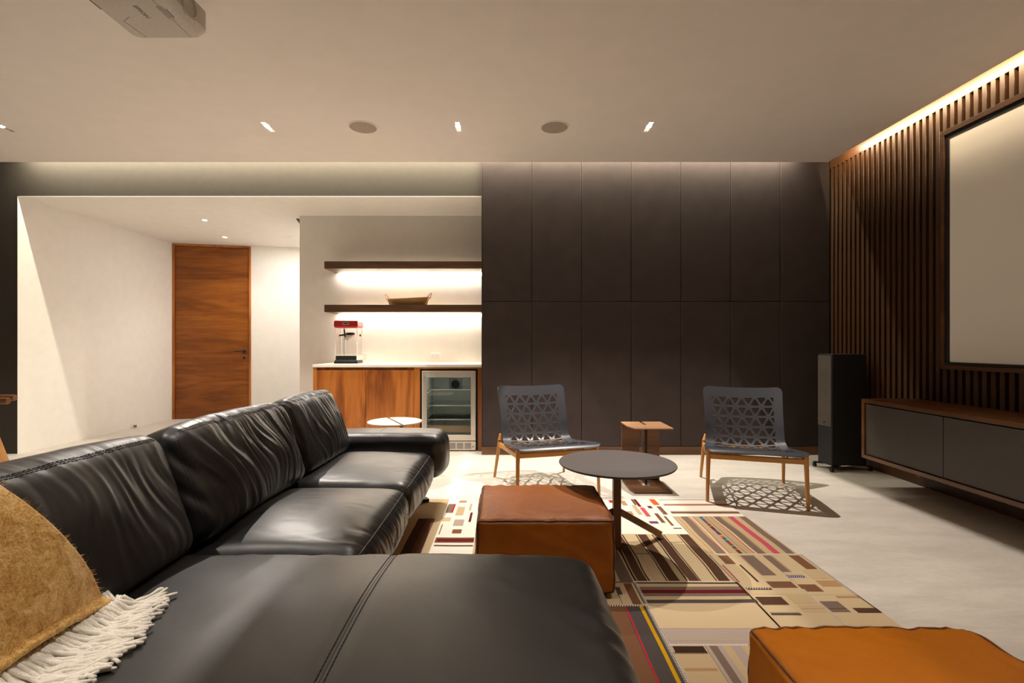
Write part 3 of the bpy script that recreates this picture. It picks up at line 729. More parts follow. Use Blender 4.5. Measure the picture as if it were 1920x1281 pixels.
t = thing('side_table', 'round white side table peeking over the far sofa arm', 'table', (-.953,4.13,0))
def circ_half(r, ang_, gap, sgn, n=40):
    pts = []
    for k in range(n+1):
        a = math.asin(gap/r)+ (PI-2*math.asin(gap/r))*k/n
        x, y = r*math.cos(a), sgn*r*math.sin(a); c_, s_ = math.cos(ang_), math.sin(ang_)
        pts.append((x*c_-y*s_, x*s_+y*c_))
    return pts if sgn > 0 else pts[::-1]
an = math.radians(-62)
M_wt = plain('pale_lacquer', srgb(206,190,166), .5)
for s in (1,-1): MB().prism(circ_half(.222, an, .010, s), .492, .502).build('tabletop', M_wt, t, bevel=.001)
MB().bar((-.10,.19,.488),(.10,-.19,.488),.03,.006).build('bracket', M_black, t)
MB().cyl((.09,-.17,.0),(.09,-.17,.488),.011).build('pole', M_black, t, smooth=True)
MB().lathe((.0,0,0),[(.16,0),(.16,.008),(.15,.01)],48).build('base', M_black, t, smooth=True)

# ------------------------------------------------------------------ cushions
def axis_pts(h, r, n, k=6):
    core = np.linspace(-(h-r), h-r, n+1); th = np.linspace(0, PI/4, k+1)[1:]
    ext = (h-r)+r*np.tan(th); return np.r_[-ext[::-1], core, ext]
class Cushion:
    def __init__(s, h, r, n, M, bulge=(0,0,0,0,0,0), disp=None, shape=None):
        s.h = h; s.r = r; s.n = n; s.M = M; s.bul = bulge; s.disp = disp; s.shape = shape
    def pt(s, p, lift=0):
        h, r = s.h, s.r
        inner = [max(-(h[i]-r), min(h[i]-r, p[i])) for i in range(3)]
        d = Vector([p[i]-inner[i] for i in range(3)])
        l = d.length; nrm = d/l if l > 1e-9 else Vector((0,0,1))
        q = Vector(inner)+nrm*r
        u = [q[i]/h[i] for i in range(3)]
        o = 0
        for i in range(3):
            j, k = (i+1)%3, (i+2)%3
            b = s.bul[2*i+1] if nrm[i] > 0 else s.bul[2*i]
            o += abs(nrm[i])*b*max(0,1-abs(u[j])**2.2)*max(0,1-abs(u[k])**2.2)
        if s.disp: o += s.disp(q, nrm, u)
        q = q+nrm*(o+lift)
        if s.shape: q = s.shape(q, u)
        return s.M @ q
    def mesh(s):
        A = [axis_pts(s.h[i], s.r, s.n[i]) for i in range(3)]; idx = {}; V = []; F = []
        def vid(p):
            k = (round(p[0],5),round(p[1],5),round(p[2],5))
            if k not in idx: idx[k] = len(V); V.append(tuple(s.pt(p)))
            return idx[k]
        for ax in range(3):
            j, k = (ax+1)%3, (ax+2)%3
            for sg in (-1,1):
                e_ = sg*A[ax][-1]
                g = []
                for a in A[j]:
                    row = []
                    for b in A[k]:
                        p = [0,0,0]; p[ax] = e_; p[j] = a; p[k] = b; row.append(vid(p))
                    g.append(row)
                for a in range(len(A[j])-1):
                    for b in range(len(A[k])-1):
                        f = (g[a][b],g[a+1][b],g[a+1][b+1],g[a][b+1]); F.append(f if sg > 0 else f[::-1])
        return V, F
    def build(s, name, mat, parent, label=None):
        V, F = s.mesh(); return MB().add(V, F).build(name, mat, parent, smooth='all', fix=False, label=label)
    def path(s, pts, lift=0): return [s.pt(p, lift) for p in pts]
def lin(a, b, n): return [Vector(a).lerp(Vector(b), k/n) for k in range(n+1)]
def dashes(b, pts, w_, l_, gap):
    acc = 0; L = [0]
    for i in range(1, len(pts)): L.append(L[-1]+(pts[i]-pts[i-1]).length)
    L = np.array(L); X = np.array([tuple(p) for p in pts])
    s = 0
    while s+l_ < L[-1]:
        p = Vector([np.interp(s, L, X[:,i]) for i in range(3)]); q = Vector([np.interp(s+l_, L, X[:,i]) for i in range(3)])
        b.cyl(p, q, w_, n=5); s += l_+gap
def nz(x, y, z): return noise.noise(Vector((x,y,z)))
def ridge(x): return (1-abs(x)*2.2)

sofa = thing('sofa', 'black leather corner sofa with chaise filling the lower left', 'sofa', (0,0,0))
# seat cushions
SX0, SX1 = -1.20, -.505
def seat(y0, y1, seed):
    h = ((SX1-SX0)/2, (y1-y0)/2, .103)
    def disp(q, n, u):
        o = 0
        if n.z > .2:
            wgt = n.z*(.25+.75*max(0,(u[0]+.1))**2)
            o += wgt*.0042*ridge(nz(q.x*5+seed, q.y*30+nz(q.x*9,q.y*5,seed)*2.0, 1.0))*(.4+.6*(nz(q.y*6,q.x*3,seed)+.5))
            o += n.z*.006*nz(q.x*4, q.y*4, seed)
        if n.x > .2:
            o += n.x*.0055*ridge(nz(q.z*7+nz(q.y*8,q.z*6,3)*1.2, q.y*34+q.z*12, seed+5))
            o += n.x*.004*nz(q.y*6, q.z*9, seed+2)
        o -= n.z*.016*abs(u[1])**8
        return o*1.0
    c = Cushion(h, .072, (26, 66, 10), Matrix.Translation(((SX0+SX1)/2,(y0+y1)/2,.322)), (0,.025,0,0,0,.055), disp)
    o = c.build('seat_cushion', M_leather, sofa)
    rr = .072; e_ = rr*math.tan(PI/4)
    hy_ = h[1]
    pts = lin((h[0]-rr+rr*1.0, -hy_+.03, h[2]), (h[0], hy_-.03, h[2]), 60)
    b = MB().tube(c.path(pts, .0012), .0017, 6); b.build('piping', M_pipe, o, smooth='all')
    return c
c1 = seat(1.70, 2.492, 1.3); c2 = seat(2.494, 3.31, 7.7)
# chaise
CX0, CX1, CY0, CY1 = -1.20, .275, .72, 1.685
h = ((CX1-CX0)/2, (CY1-CY0)/2, .108)
def cdisp(q, n, u):
    x = q.x+(CX0+CX1)/2; y = q.y+(CY0+CY1)/2
    o = n.z*.008*nz(q.x*2.2, q.y*3.0, 4.4)
    if n.z > .1:
        o += n.z*.0026*ridge(nz(x*7+y*5, y*3-x*2, 9.0))*(.3+.7*min(1,abs(u[1])**3+abs(u[0])**3))
        d_ = abs(x+.378); o -= n.z*.005*math.exp(-(d_/.016)**2)
    for ax in (0,1):
        if abs(n[ax]) > .2: o += abs(n[ax])*.005*ridge(nz(q.x*16, q.y*16, q.z*4+3))
    return o
cc = Cushion(h, .075, (70, 52, 10), Matrix.Translation(((CX0+CX1)/2,(CY0+CY1)/2,.333)), (0,.018,0,.01,0,.040), cdisp)
cho = cc.build('chaise_cushion', M_leather, sofa)
b = MB(); cxx = (CX0+CX1)/2
for dx, kind_ in ((-.009,'d'),(.009,'d'),(0,'l')):
    pts = cc.path(lin((-.378-cxx+dx,-h[1]+.03,h[2]),(-.378-cxx+dx,h[1]+.0,h[2]),60)+lin((-.378-cxx+dx,h[1],h[2]-.003),(-.378-cxx+dx,h[1],0),10), .0008)
    if kind_ == 'd': dashes(b, pts, .0013, .008, .0045)
    else: b.tube(pts, .0013, 5)
b.build('stitching', M_stitch, cho)
# back cushions
def back(y0, y1, seed, amp=1.0, zt=.0):
    hx_, hy_, hz_ = .105, (y1-y0)/2, .215+zt
    lean = math.radians(-19)
    ctr = Matrix.Translation((-1.205, (y0+y1)/2, .615+zt*.9)) @ Matrix.Rotation(lean, 4, 'Y')
    def disp(q, n, u):
        o = 0
        if n.x > .15:
            top = max(0, min(1, (u[2]+1.0)/1.6))
            warp = nz(q.y*3, q.z*4, seed)*1.6
            f1 = ridge(nz(q.y*15+warp+q.z*3.5, q.z*2.2, seed))
            f2 = ridge(nz(q.y*34+warp*2+q.z*6, q.z*4, seed+9))
            m = .35+.65*max(0, nz(q.y*4, q.z*2, seed+3)+.5)
            o += n.x*amp*(.015*f1*m+.006*f2)*(.25+.75*top)
            o += n.x*.008*nz(q.y*4,q.z*5,seed+1)
        if n.z > .2: o += n.z*.003*nz(q.x*12,q.y*9,seed)
        return o
    def shape(q, u):
        q = q.copy(); q.x = q.x*(1-.22*u[2])+.02*(u[2]); return q
    c = Cushion((hx_,hy_-.004,hz_), .068, (10, 110, 52), ctr, (.0,.045,.006,.006,0,.022), disp, shape)
    bo = c.build('back_cushion', M_leather, sofa)
    b = MB()
    for zz, dd_ in ((-.004,1),(-.018,1)):
        for cp in (lin((hx_,-hy_+.05,hz_+zz*1.0-.012),(hx_,hy_-.05,hz_+zz-.012),80),):
            pts = c.path(cp, .0008); dashes(b, pts, .0012, .008, .0045)
    for yy in (-hy_+.032, -hy_+.018):
        pts = c.path(lin((hx_, yy, hz_-.05),(hx_, yy, -hz_+.06),50), .0008); dashes(b, pts, .0012, .008, .0045)
    b.tube(c.path(lin((hx_,-hy_+.05,hz_-.023),(hx_,hy_-.05,hz_-.023),80), 0), .0012, 5)
    b.build('stitching', M_stitch, bo)
    return c
bk1 = back(.82, 1.695, 2.2, .55); bk2 = back(1.705, 2.595, 11.3, 1.25); bk3 = back(2.605, 3.30, 5.1, 1.15)
# arm
ah = (.43,.158,.15)
def adisp(q, n, u):
    o = .004*nz(q.x*8,q.y*8,q.z*8+2)
    if n.y < -.2: o += abs(n.y)*.004*ridge(nz(q.x*14+q.z*6, q.z*6, 8.1))
    if n.x > .2: o += n.x*.004*ridge(nz(q.z*10,q.y*14,2.2))
    return o
ac = Cushion(ah, .07, (44,14,10), Matrix.Translation((-.875,3.465,.385)), (0,.02,0,0,0,.012), adisp)
aro = ac.build('armrest', M_leather, sofa)
b = MB(); dashes(b, ac.path(lin((-.4,-ah[1],ah[2]-.012),(ah[0]-.05,-ah[1],ah[2]-.012),60), .0008), .0011, .008, .0045)
b.tube(ac.path(lin((-.4,-ah[1],ah[2]),(ah[0]-.05,-ah[1],ah[2]),60), .0), .0011, 5)
b.tube(ac.path(lin((.0,-ah[1],ah[2]),(.0,ah[1],ah[2]),16), .0004), .0009, 5)
b.build('stitching', M_stitch, aro)
# back frame and base
MB().box(-1.42,-1.28,.80,3.60,.24,.62).build('back_frame', M_leather, sofa, bevel=.03, seg=4)
MB().box(-1.38,-.545,1.55,3.58,.196,.226).box(-1.38,.235,.78,1.62,.196,.226).build('base_frame', M_tpost, sofa, bevel=.002)
for x_, y_, dx, dy in ((-.74,3.50,.15,.09),(-1.22,3.50,-.12,.09),(-1.22,.95,-.12,-.09),(.12,.95,.10,-.09),(.12,1.48,.10,.06)):
    b = MB().bar((x_,y_,.196),(x_+dx*.6,y_+dy*.6,.026),.05,.012,up=(dx,dy,0)).bar((x_+dx*.25,y_+dy*.25,.024),(x_+dx,y_+dy,.020),.055,.022)
    b.build('leg', M_black, sofa, bevel=.002)

# ------------------------------------------------------------------ ottomans
def ottoman(x0,x1,y0,y1,label,mat,smat,seed,top=.36):
    cx, cy = (x0+x1)/2, (y0+y1)/2; z0 = .03
    t = thing('ottoman', label, 'ottoman', (cx,cy,.0062), 0, 'square leather ottomans')
    h = ((x1-x0)/2,(y1-y0)/2,(top-z0)/2)
    def disp(q, n, u):
        o = .004*nz(q.x*5+seed,q.y*5,q.z*5)
        e_ = max(abs(u[0]),abs(u[1])) if abs(n.z) > .5 else max(abs(u[2]), min(abs(u[0]),abs(u[1])))
        o += .006*(.12+.88*min(1,e_**5))*ridge(nz(q.x*19+seed,q.y*19,q.z*8))
        if abs(n.z) < .5: o += .003*ridge(nz(q.x*9+q.z*8,q.y*9+q.z*8,seed))
        # pinched seams
        k = sorted([abs(u[i]) for i in range(3)])[1]
        return o-.004*max(0,(k-.9)/.1)
    c = Cushion(h, .022, (44,44,26), Matrix.Translation((0,0,z0+h[2]-.0062)), (.018,.018,.016,.016,0,.028), disp)
    uo = c.build('upholstery', mat, t)
    b = MB(); X, Y, Z = h
    for zz in (Z,-Z):
        loop = lin((-X,-Y,zz),(X,-Y,zz),40)[:-1]+lin((X,-Y,zz),(X,Y,zz),40)[:-1]+lin((X,Y,zz),(-X,Y,zz),40)[:-1]+lin((-X,Y,zz),(-X,-Y,zz),40)[:-1]
        b.tube(c.path(loop, .002), .0032, 6, closed=True)
    for sx in (-1,1):
        for sy in (-1,1): b.tube(c.path(lin((sx*X,sy*Y,-Z),(sx*X,sy*Y,Z),24), .002), .0032, 6)
    b.build('piping', smat, uo, smooth='all')
    for sx in (-1,1):
        for sy in (-1,1): MB().cyl((sx*(X-.05),sy*(Y-.05),.001),(sx*(X-.05),sy*(Y-.05),z0),.022,n=20).build('foot', M_black, t, smooth=True)
ottoman(-.145,.468,2.195,2.755,'tan leather ottoman in the middle of the rug beside the round table',M_tan,M_seam,3.3)
ottoman(.655,1.26,.79,1.365,'tan leather ottoman in the lower right foreground',M_tan_lit,M_seam2,8.8,.365)

# ------------------------------------------------------------------ patchwork rug
rug = thing('patchwork_rug', 'patchwork kilim rug in cream, brown and red stripes under the ottomans', 'rug', (.3,2.2,0))
RO = (.3,2.2,0)
def rmat(name, c, var=.14):
    t = NT(name); v = t.coords((1,1,1)); a = t.noise(v, 380, 2); wv = t.n('ShaderNodeTexWave', Scale=150.0, Distortion=1.5); wv.bands_direction='Y'; t.l(v, wv.inputs[0])
    mx = t.n('ShaderNodeMix'); mx.inputs[0].default_value = .5; t.l(a, mx.inputs[2]); t.l(wv.outputs['Fac'], mx.inputs[3])
    t.l(t.ramp(mx.outputs[0], [(.25, tuple(x*(1-var) for x in c)), (.75, tuple(min(1,x*(1+var*.6)) for x in c))]), t.b.inputs['Base Color'])
    t.b.inputs['Roughness'].default_value = .95; t.b.inputs['Specular IOR Level'].default_value=.1; t.bump(mx.outputs[0], .35, .0012); return t.m
RC = {'cream': srgb(202,180,143), 'ecru': srgb(194,170,132), 'brown': srgb(88,62,46), 'dbrown': srgb(66,46,34), 'mbrown': srgb(124,88,62), 'tan': srgb(178,140,100),
      'taupe': srgb(128,108,94), 'grey': srgb(84,76,72), 'maroon': srgb(104,30,36), 'red': srgb(176,50,60), 'pink': srgb(196,82,98), 'lgrey': srgb(176,160,148),
      'yellow': srgb(206,160,20), 'blue': srgb(40,76,150), 'teal': srgb(50,150,150), 'white': srgb(238,230,214), 'orange': srgb(200,92,48), 'purple': srgb(110,64,110), 'navy': srgb(70,70,130), 'rose': srgb(196,142,130)}
RK = list(RC); RM = [rmat('wool_'+k, RC[k], .4 if k in ('brown','dbrown','taupe','grey','mbrown') else .14) for k in RK]
def seam_quad(b, x0,y0,x1,y1,z,key,wob=.0):
    mi = RK.index(key); n = max(1, int(max(x1-x0,y1-y0)/.06)) if wob else 1
    if n == 1: b.box(x0,x1,y0,y1,.001,z,mi); return
    vert = (y1-y0) > (x1-x0)
    for k in range(n):
        a, c_ = k/n, (k+1)/n
        if vert:
            ya, yb = y0+(y1-y0)*a, y0+(y1-y0)*c_; da, db = wob*nz(x0*7,ya*4,3), wob*nz(x0*7,yb*4,3)
            b.add([(x0+da,ya,z),(x1+da,ya,z),(x1+db,yb,z),(x0+db,yb,z)],[(0,1,2,3)],mi)
        else:
            xa, xb = x0+(x1-x0)*a, x0+(x1-x0)*c_; da, db = wob*nz(xa*4,y0*7,3), wob*nz(xb*4,y0*7,3)
            b.add([(xa,y0+da,z),(xb,y0+db,z),(xb,y1+db,z),(xa,y1+da,z)],[(0,1,2,3)],mi)
def patch(x0,y0,x1,y1,base,items=(),wob=.012):
    b = MB(); z = .0060
    b.box(x0+.0008,x1-.0008,y0+.0008,y1-.0008,.0005,z,RK.index(base))
    for k, (a,c_,d_,e_,key) in enumerate(items): seam_quad(b,a,c_,d_,e_,z+.0004+.0001*(k%4),key,wob)
    b.build('patch', RM, rug, off=RO, fix=False)
# right column X 1.08-1.56
patch(1.08,3.27,1.555,3.635,'white',[(1.088,3.610,1.545,3.618,'dbrown'),(1.09,3.485,1.55,3.527,'rose'),(1.09,3.50,1.55,3.512,'mbrown'),(1.09,3.325,1.55,3.362,'mbrown'),(1.09,3.37,1.55,3.374,'dbrown'),(1.09,3.315,1.55,3.319,'tan')],.004)
beads = []
for k in range(26):
    key = ['brown','maroon','orange','brown','teal','red','red','blue','teal','blue','orange','yellow','blue','navy','red','blue'][k%16]
    beads.append((1.245,2.69+k*.022,1.266,2.709+k*.022,key))
patch(1.075,2.68,1.56,3.27,'ecru',[(1.10,2.685,1.107,3.265,'tan'),(1.125,2.685,1.172,3.265,'taupe'),(1.178,2.685,1.183,3.265,'orange'),(1.185,2.685,1.19,3.265,'white'),(1.205,2.685,1.209,3.265,'taupe'),(1.222,2.685,1.225,3.265,'rose')]
      +[(1.285,2.685,1.289,3.265,'taupe'),(1.305,2.685,1.308,3.265,'rose'),(1.325,2.685,1.331,3.265,'orange'),(1.333,2.685,1.338,3.265,'white'),(1.345,2.685,1.385,3.265,'taupe'),(1.389,2.685,1.392,3.265,'mbrown'),(1.436,2.685,1.472,3.265,'pink'),(1.508,2.685,1.55,3.265,'taupe')]+beads,.010)
patch(1.08,2.25,1.36,2.68,'cream',[(1.118,2.561,1.171,2.664,'mbrown'),(1.242,2.434,1.312,2.664,'taupe'),(1.236,2.434,1.240,2.664,'tan'),(1.181,2.367,1.192,2.55,'dbrown'),(1.095,2.365,1.10,2.55,'maroon'),(1.086,2.365,1.094,2.55,'rose'),(1.226,2.31,1.345,2.366,'mbrown'),(1.226,2.368,1.345,2.371,'dbrown'),(1.10,2.291,1.217,2.311,'grey')],.004)
patch(1.36,2.245,1.57,2.68,'cream',[(1.36,2.471,1.40,2.664,'taupe'),(1.404,2.471,1.408,2.664,'mbrown'),(1.50,2.502,1.556,2.664,'mbrown'),(1.357,2.412,1.441,2.436,'navy'),(1.358,2.275,1.444,2.337,'mbrown'),(1.36,2.339,1.444,2.342,'dbrown'),(1.468,2.322,1.563,2.381,'tan'),(1.47,2.40,1.56,2.49,'ecru')],.003)
patch(1.08,1.98,1.36,2.25,'cream',[(1.102,2.164,1.22,2.228,'brown'),(1.102,2.23,1.22,2.233,'white'),(1.102,2.158,1.22,2.162,'dbrown'),(1.10,2.076,1.226,2.090,'grey'),(1.25,2.10,1.35,2.16,'ecru'),(1.25,2.125,1.35,2.13,'tan'),(1.25,2.17,1.35,2.24,'ecru')],.003)
patch(1.36,1.98,1.578,2.245,'cream',[(1.366,2.10,1.448,2.189,'taupe'),(1.37,2.125,1.444,2.13,'brown'),(1.475,2.094,1.576,2.133,'brown'),(1.468,2.218,1.572,2.235,'tan')],.003)
patch(1.09,1.60,1.585,1.98,'cream',[(1.10,1.962,1.36,1.974,'dbrown'),(1.10,1.7,1.58,1.75,'tan')],.004)
# middle column X .6-1.08
st = [(.600,.611,'dbrown'),(.616,.662,'brown'),(.668,.676,'dbrown'),(.752,.758,'dbrown'),(.765,.817,'brown'),(.822,.827,'ecru'),(.85,.857,'dbrown'),(.864,.912,'brown'),(.916,.922,'dbrown'),(.998,1.004,'dbrown'),(1.012,1.066,'brown')]
patch(.592,2.37,1.075,2.965,'cream',[(a,2.375,c_,2.958,k) for a,c_,k in st]+[(.676,2.682,.752,2.687,'grey'),(.924,2.84,.996,2.845,'grey'),(.70,2.375,.702,2.68,'tan')],.012)
patch(.59,2.17-.19,1.09,2.37,'cream',[(.60,2.352,1.083,2.364,'dbrown'),(.60,2.233,1.084,2.32,'taupe'),(.60,2.258,1.084,2.290,'maroon'),(.603,2.174,1.095,2.203,'grey')],.006)
patch(.605,1.87,1.09,1.98,'lgrey',[(.62,1.90,1.08,1.905,'ecru')],.003)
patch(.605,1.50,.735,1.87,'ecru',[(.612,1.823,.728,1.863,'dbrown'),(.612,1.722,.725,1.737,'tan')],.002)
patch(.735,1.50,1.09,1.87,'lgrey',[(.75,1.51,.78,1.865,'taupe'),(.80,1.51,.83,1.865,'ecru'),(.87,1.51,.93,1.865,'ecru')],.002)
patch(.59,.9,1.09,1.50,'cream',[(.6,1.3,1.08,1.34,'brown'),(.6,1.05,1.08,1.15,'taupe')])
patch(1.09,.9,1.59,1.60,'cream',[(1.2,.95,1.25,1.55,'brown'),(1.35,.95,1.4,1.55,'mbrown')])
# upper small pieces X .6-1.08, Y 2.965-3.635
patch(.84,2.965,1.08,3.635,'white',[(.902,3.464,.925,3.63,'maroon'),(.886,3.50,.900,3.63,'brown'),(.904,3.264,.934,3.447,'pink'),(1.02,3.50,1.063,3.63,'orange'),(1.024,3.50,1.032,3.63,'purple'),(.965,3.43,.994,3.482,'brown'),(1.034,3.304,1.058,3.473,'mbrown'),(1.027,3.304,1.033,3.473,'navy'),
      (.970,3.151,.995,3.328,'mbrown'),(.970,3.151,.976,3.328,'maroon'),(.893,3.138,.948,3.18,'purple'),(1.015,3.10,1.032,3.272,'mbrown'),(1.012,3.049,1.062,3.065,'purple'),(.86,3.3,.89,3.5,'ecru')],.002)
patch(.50,2.965,.84,3.635,'white',[(.80,3.49,.835,3.60,'tan'),(.79,3.30,.83,3.37,'tan'),(.72,3.55,.76,3.61,'red'),(.70,3.36,.74,3.42,'brown'),(.60,3.05,.68,3.2,'mbrown'),(.55,3.4,.6,3.55,'ecru')],.002)
# column under table/ottoman X -.2-.6
patch(.49,2.36,.592,2.965,'taupe',[(.50,2.37,.53,2.96,'cream')],.002)
patch(.495,2.155,.592,2.36,'cream',[(.54,2.162,.578,2.353,'mbrown'),(.495,2.25,.514,2.317,'grey')],.002)
patch(.41,1.0,.60,2.152,'grey',[(.415,1.005,.495,2.148,'mbrown'),(.497,1.005,.505,2.148,'red'),(.562,1.005,.577,2.148,'yellow')],.003)
patch(-.20,2.965,.50,3.635,'cream',[(-.18,3.2,-.13,3.5,'taupe'),(.1,3.1,.2,3.4,'mbrown'),(.3,3.3,.42,3.35,'maroon')],.003)
patch(-.20,2.16,.49,2.965,'cream',[(.0,2.2,.05,2.9,'brown'),(.2,2.2,.26,2.9,'brown')])
patch(-.44,1.0,.41,2.16,'ecru',[(-.4,1.9,.4,2.0,'brown')])
# left part by the sofa
patch(-.44,2.72,-.20,3.635,'white',[(-.43,3.338,-.379,3.522,'taupe'),(-.392,3.338,-.379,3.522,'red'),(-.36,3.553,-.307,3.601,'tan'),(-.358,3.29,-.306,3.461,'ecru'),(-.358,3.29,-.346,3.461,'taupe'),(-.262,3.166,-.246,3.345,'maroon'),(-.346,2.974,-.29,3.04,'mbrown'),(-.346,2.974,-.34,3.04,'red'),
      (-.424,2.96,-.417,3.123,'taupe'),(-.438,3.18,-.38,3.25,'cream'),(-.43,2.835,-.205,2.912,'mbrown'),(-.42,2.85,-.205,2.892,'maroon'),(-.425,2.785,-.205,2.803,'brown'),(-.278,3.38,-.262,3.53,'ecru'),(-.354,3.10,-.29,3.21,'lgrey')],.004)
patch(-.44,2.16,-.20,2.72,'white',[(-.42,2.4,-.21,2.5,'brown')])
patch(-.98,1.0,-.44,3.635,'ecru',[(-.592,1.1,-.485,3.224,'brown'),(-.535,1.1,-.485,3.224,'mbrown'),(-.488,1.1,-.484,3.224,'purple'),(-.95,1.1,-.90,3.6,'brown')],.004)
# overcast stitches along the seams
b = MB(); random.seed(4)
def stitches(x0,y0,x1,y1,key,l_=.012,step=.0065,slant=.35,w_=.0016):
    L = math.hypot(x1-x0,y1-y0); n = int(L/step); dx, dy = (x1-x0)/L,(y1-y0)/L
    for k in range(n):
        s = (k+.5)*step; cx, cy = x0+dx*s, y0+dy*s
        px, py = -dy*l_/2+dx*slant*l_/2, dx*l_/2+dy*slant*l_/2
        b.add([(cx-px-dx*w_,cy-py-dy*w_,.0071),(cx-px+dx*w_,cy-py+dy*w_,.0071),(cx+px+dx*w_,cy+py+dy*w_,.0071),(cx+px-dx*w_,cy+py-dy*w_,.0071)],[(0,1,2,3)],0 if key=='w' else 1)
for a in ((.59,2.37,1.08,2.37,'w'),(.598,1.5,.598,2.37,'w',.018,.009),(.60,1.87,.90,1.87,'w'),(.41,2.152,.60,2.152,'w',.016,.011),(1.075,2.68,1.56,2.68,'w'),(1.082,2.24,1.082,2.37,'k'),(.60,1.822,.73,1.822,'k'),
          (1.10,2.092,1.225,2.092,'k'),(1.10,3.614,1.545,3.614,'k',.008),(-.59,3.226,-.486,3.226,'k'),(1.572,2.1,1.572,2.68,'k',.010,.008),(1.36,1.985,1.36,2.3,'w'),(1.10,2.302,1.217,2.302,'w',.012,.012),(1.357,2.424,1.441,2.424,'w',.014,.010),(.592,2.17,.592,2.36,'k')):
    stitches(*a)
b.build('stitches', [RM[RK.index('white')], RM[RK.index('dbrown')]], rug, off=RO, kind='stuff', fix=False)

# ------------------------------------------------------------------ mustard throw
throw = thing('throw_blanket', 'fluffy mustard wool throw with white fringe over the sofa at lower left', 'blanket', (-1.1,1.05,.45))
TO = (-1.1,1.05,.45)
TH = bk1.h; TCY = (.82+1.695)/2
def throw_row(y):
    yl = max(-TH[1]+.04, y-TCY)
    P = [(-1.46,.50),(-1.45,.66),(-1.42,.78)]
    for cp in ((-TH[0]*.6,yl,TH[2]),(0,yl,TH[2]),(TH[0]*.55,yl,TH[2]),(TH[0],yl,TH[2]),(TH[0],yl,TH[2]*.78),(TH[0],yl,TH[2]*.5),(TH[0],yl,TH[2]*.2),(TH[0],yl,-TH[2]*.1),(TH[0],yl,-TH[2]*.38)):
        q = bk1.pt(cp, .010); P.append((q.x,q.z))
    P += [(-1.022,.515),(-.990,.488)]
    T = catmull(P, 6); L = np.r_[0, np.cumsum(np.hypot(*np.diff(T, axis=0).T))]; return T, L
ROWS = [(y, *throw_row(y)) for y in np.linspace(.78, 1.34, 29)]
def throw_pt(s, t_):
    edge = np.interp(s, [0,.40,.55,.68,.80,.92,1], [1.03,1.035,1.07,1.125,1.168,1.212,1.228]); y0 = .79; y = y0+(edge-y0)*t_
    k = max(0, min(27.999, (y-.78)/.02)); i0 = int(k); fr_ = k-i0
    def ev(row, s):
        T, L = row[1], row[2]; v = s*L[-1]; a, c_ = max(v-.02,0), min(v+.02,L[-1])
        x, z = np.interp(v,L,T[:,0]), np.interp(v,L,T[:,1])
        return x, z, np.interp(c_,L,T[:,0])-np.interp(a,L,T[:,0]), np.interp(c_,L,T[:,1])-np.interp(a,L,T[:,1])
    A, B = ev(ROWS[i0], s), ev(ROWS[i0+1], s); x, z, tx, tz = [A[q]*(1-fr_)+B[q]*fr_ for q in range(4)]
    l = math.hypot(tx,tz); nx_, nz_ = -tz/l, tx/l
    fold = .045*max(0,nz(y*6.0+s*1.6, s*2.2, 6.1)+.25)+.008*nz(y*11,s*6,1.5)+.002*nz(y*40,s*40,2)
    o = .010+max(0,fold)*min(1,(1-t_)*3+.15)
    return (x+nx_*o, y, z+nz_*o), (nx_, nz_)
NS, NTT = 110, 90; V = []; F = []
for i in range(NS+1):
    for j in range(NTT+1): V.append(throw_pt(i/NS, j/NTT)[0])
for i in range(NS):
    for j in range(NTT): F.append((i*(NTT+1)+j, i*(NTT+1)+j+1, (i+1)*(NTT+1)+j+1, (i+1)*(NTT+1)+j))
M_must = NT('mustard_wool'); v = M_must.coords((1,1,1)); a = M_must.noise(v, 22, 5, .75, 1.0); c_ = M_must.noise(v, 170, 3, .8)
mx = M_must.n('ShaderNodeMix'); mx.inputs[0].default_value = .45; M_must.l(a, mx.inputs[2]); M_must.l(c_, mx.inputs[3])
M_must.l(M_must.ramp(mx.outputs[0], [(.38, srgb(188,132,48)), (.52, srgb(236,188,104)), (.66, srgb(253,234,186))]), M_must.b.inputs['Base Color'])
M_must.b.inputs['Roughness'].default_value = 1; M_must.b.inputs['Sheen Weight'].default_value = .35; M_must.bump(c_, .9, .004); M_mustm = M_must.m
o = MB().add(V, F).build('wool_sheet', M_mustm, throw, off=TO, smooth='all', fix=False)
sm = o.modifiers.new('solid','SOLIDIFY'); sm.thickness = .010; sm.offset = -1
random.seed(11); b = MB()
for k in range(22000):
    s = random.uniform(.35,1); t_ = random.random()**.7
    (x,y,z),(nx_,nz_) = throw_pt(s, t_)
    a = Vector((random.gauss(0,1),random.gauss(0,1)*1.0,random.gauss(0,1)))*.0055
    if t_ > .97: a.y += .002
    d_ = Vector((nx_*.007,0,nz_*.007))+a*1.3; p = Vector((x,y,z)); q = p+d_; sd = d_.orthogonal().normalized()*.00045
    m_ = p+d_*.5+Vector((random.gauss(0,.001),)*3)
    b.add([p-sd,p+sd,m_+sd,m_-sd,q],[(0,1,2,3),(3,2,4)])
b.build('fuzz', M_mustm, throw, off=TO, kind='stuff', fix=False)
M_fr = fabric('white_wool_yarn', srgb(246,240,228), .1, 300, .95, .5, .3)
b = MB()
def chz(x, y):   # top of the chaise at a point
    p = cc.pt((max(-h_c[0],min(h_c[0],x-cxx)), y-(CY0+CY1)/2, h_c[2])); return p.z
h_c = cc.h
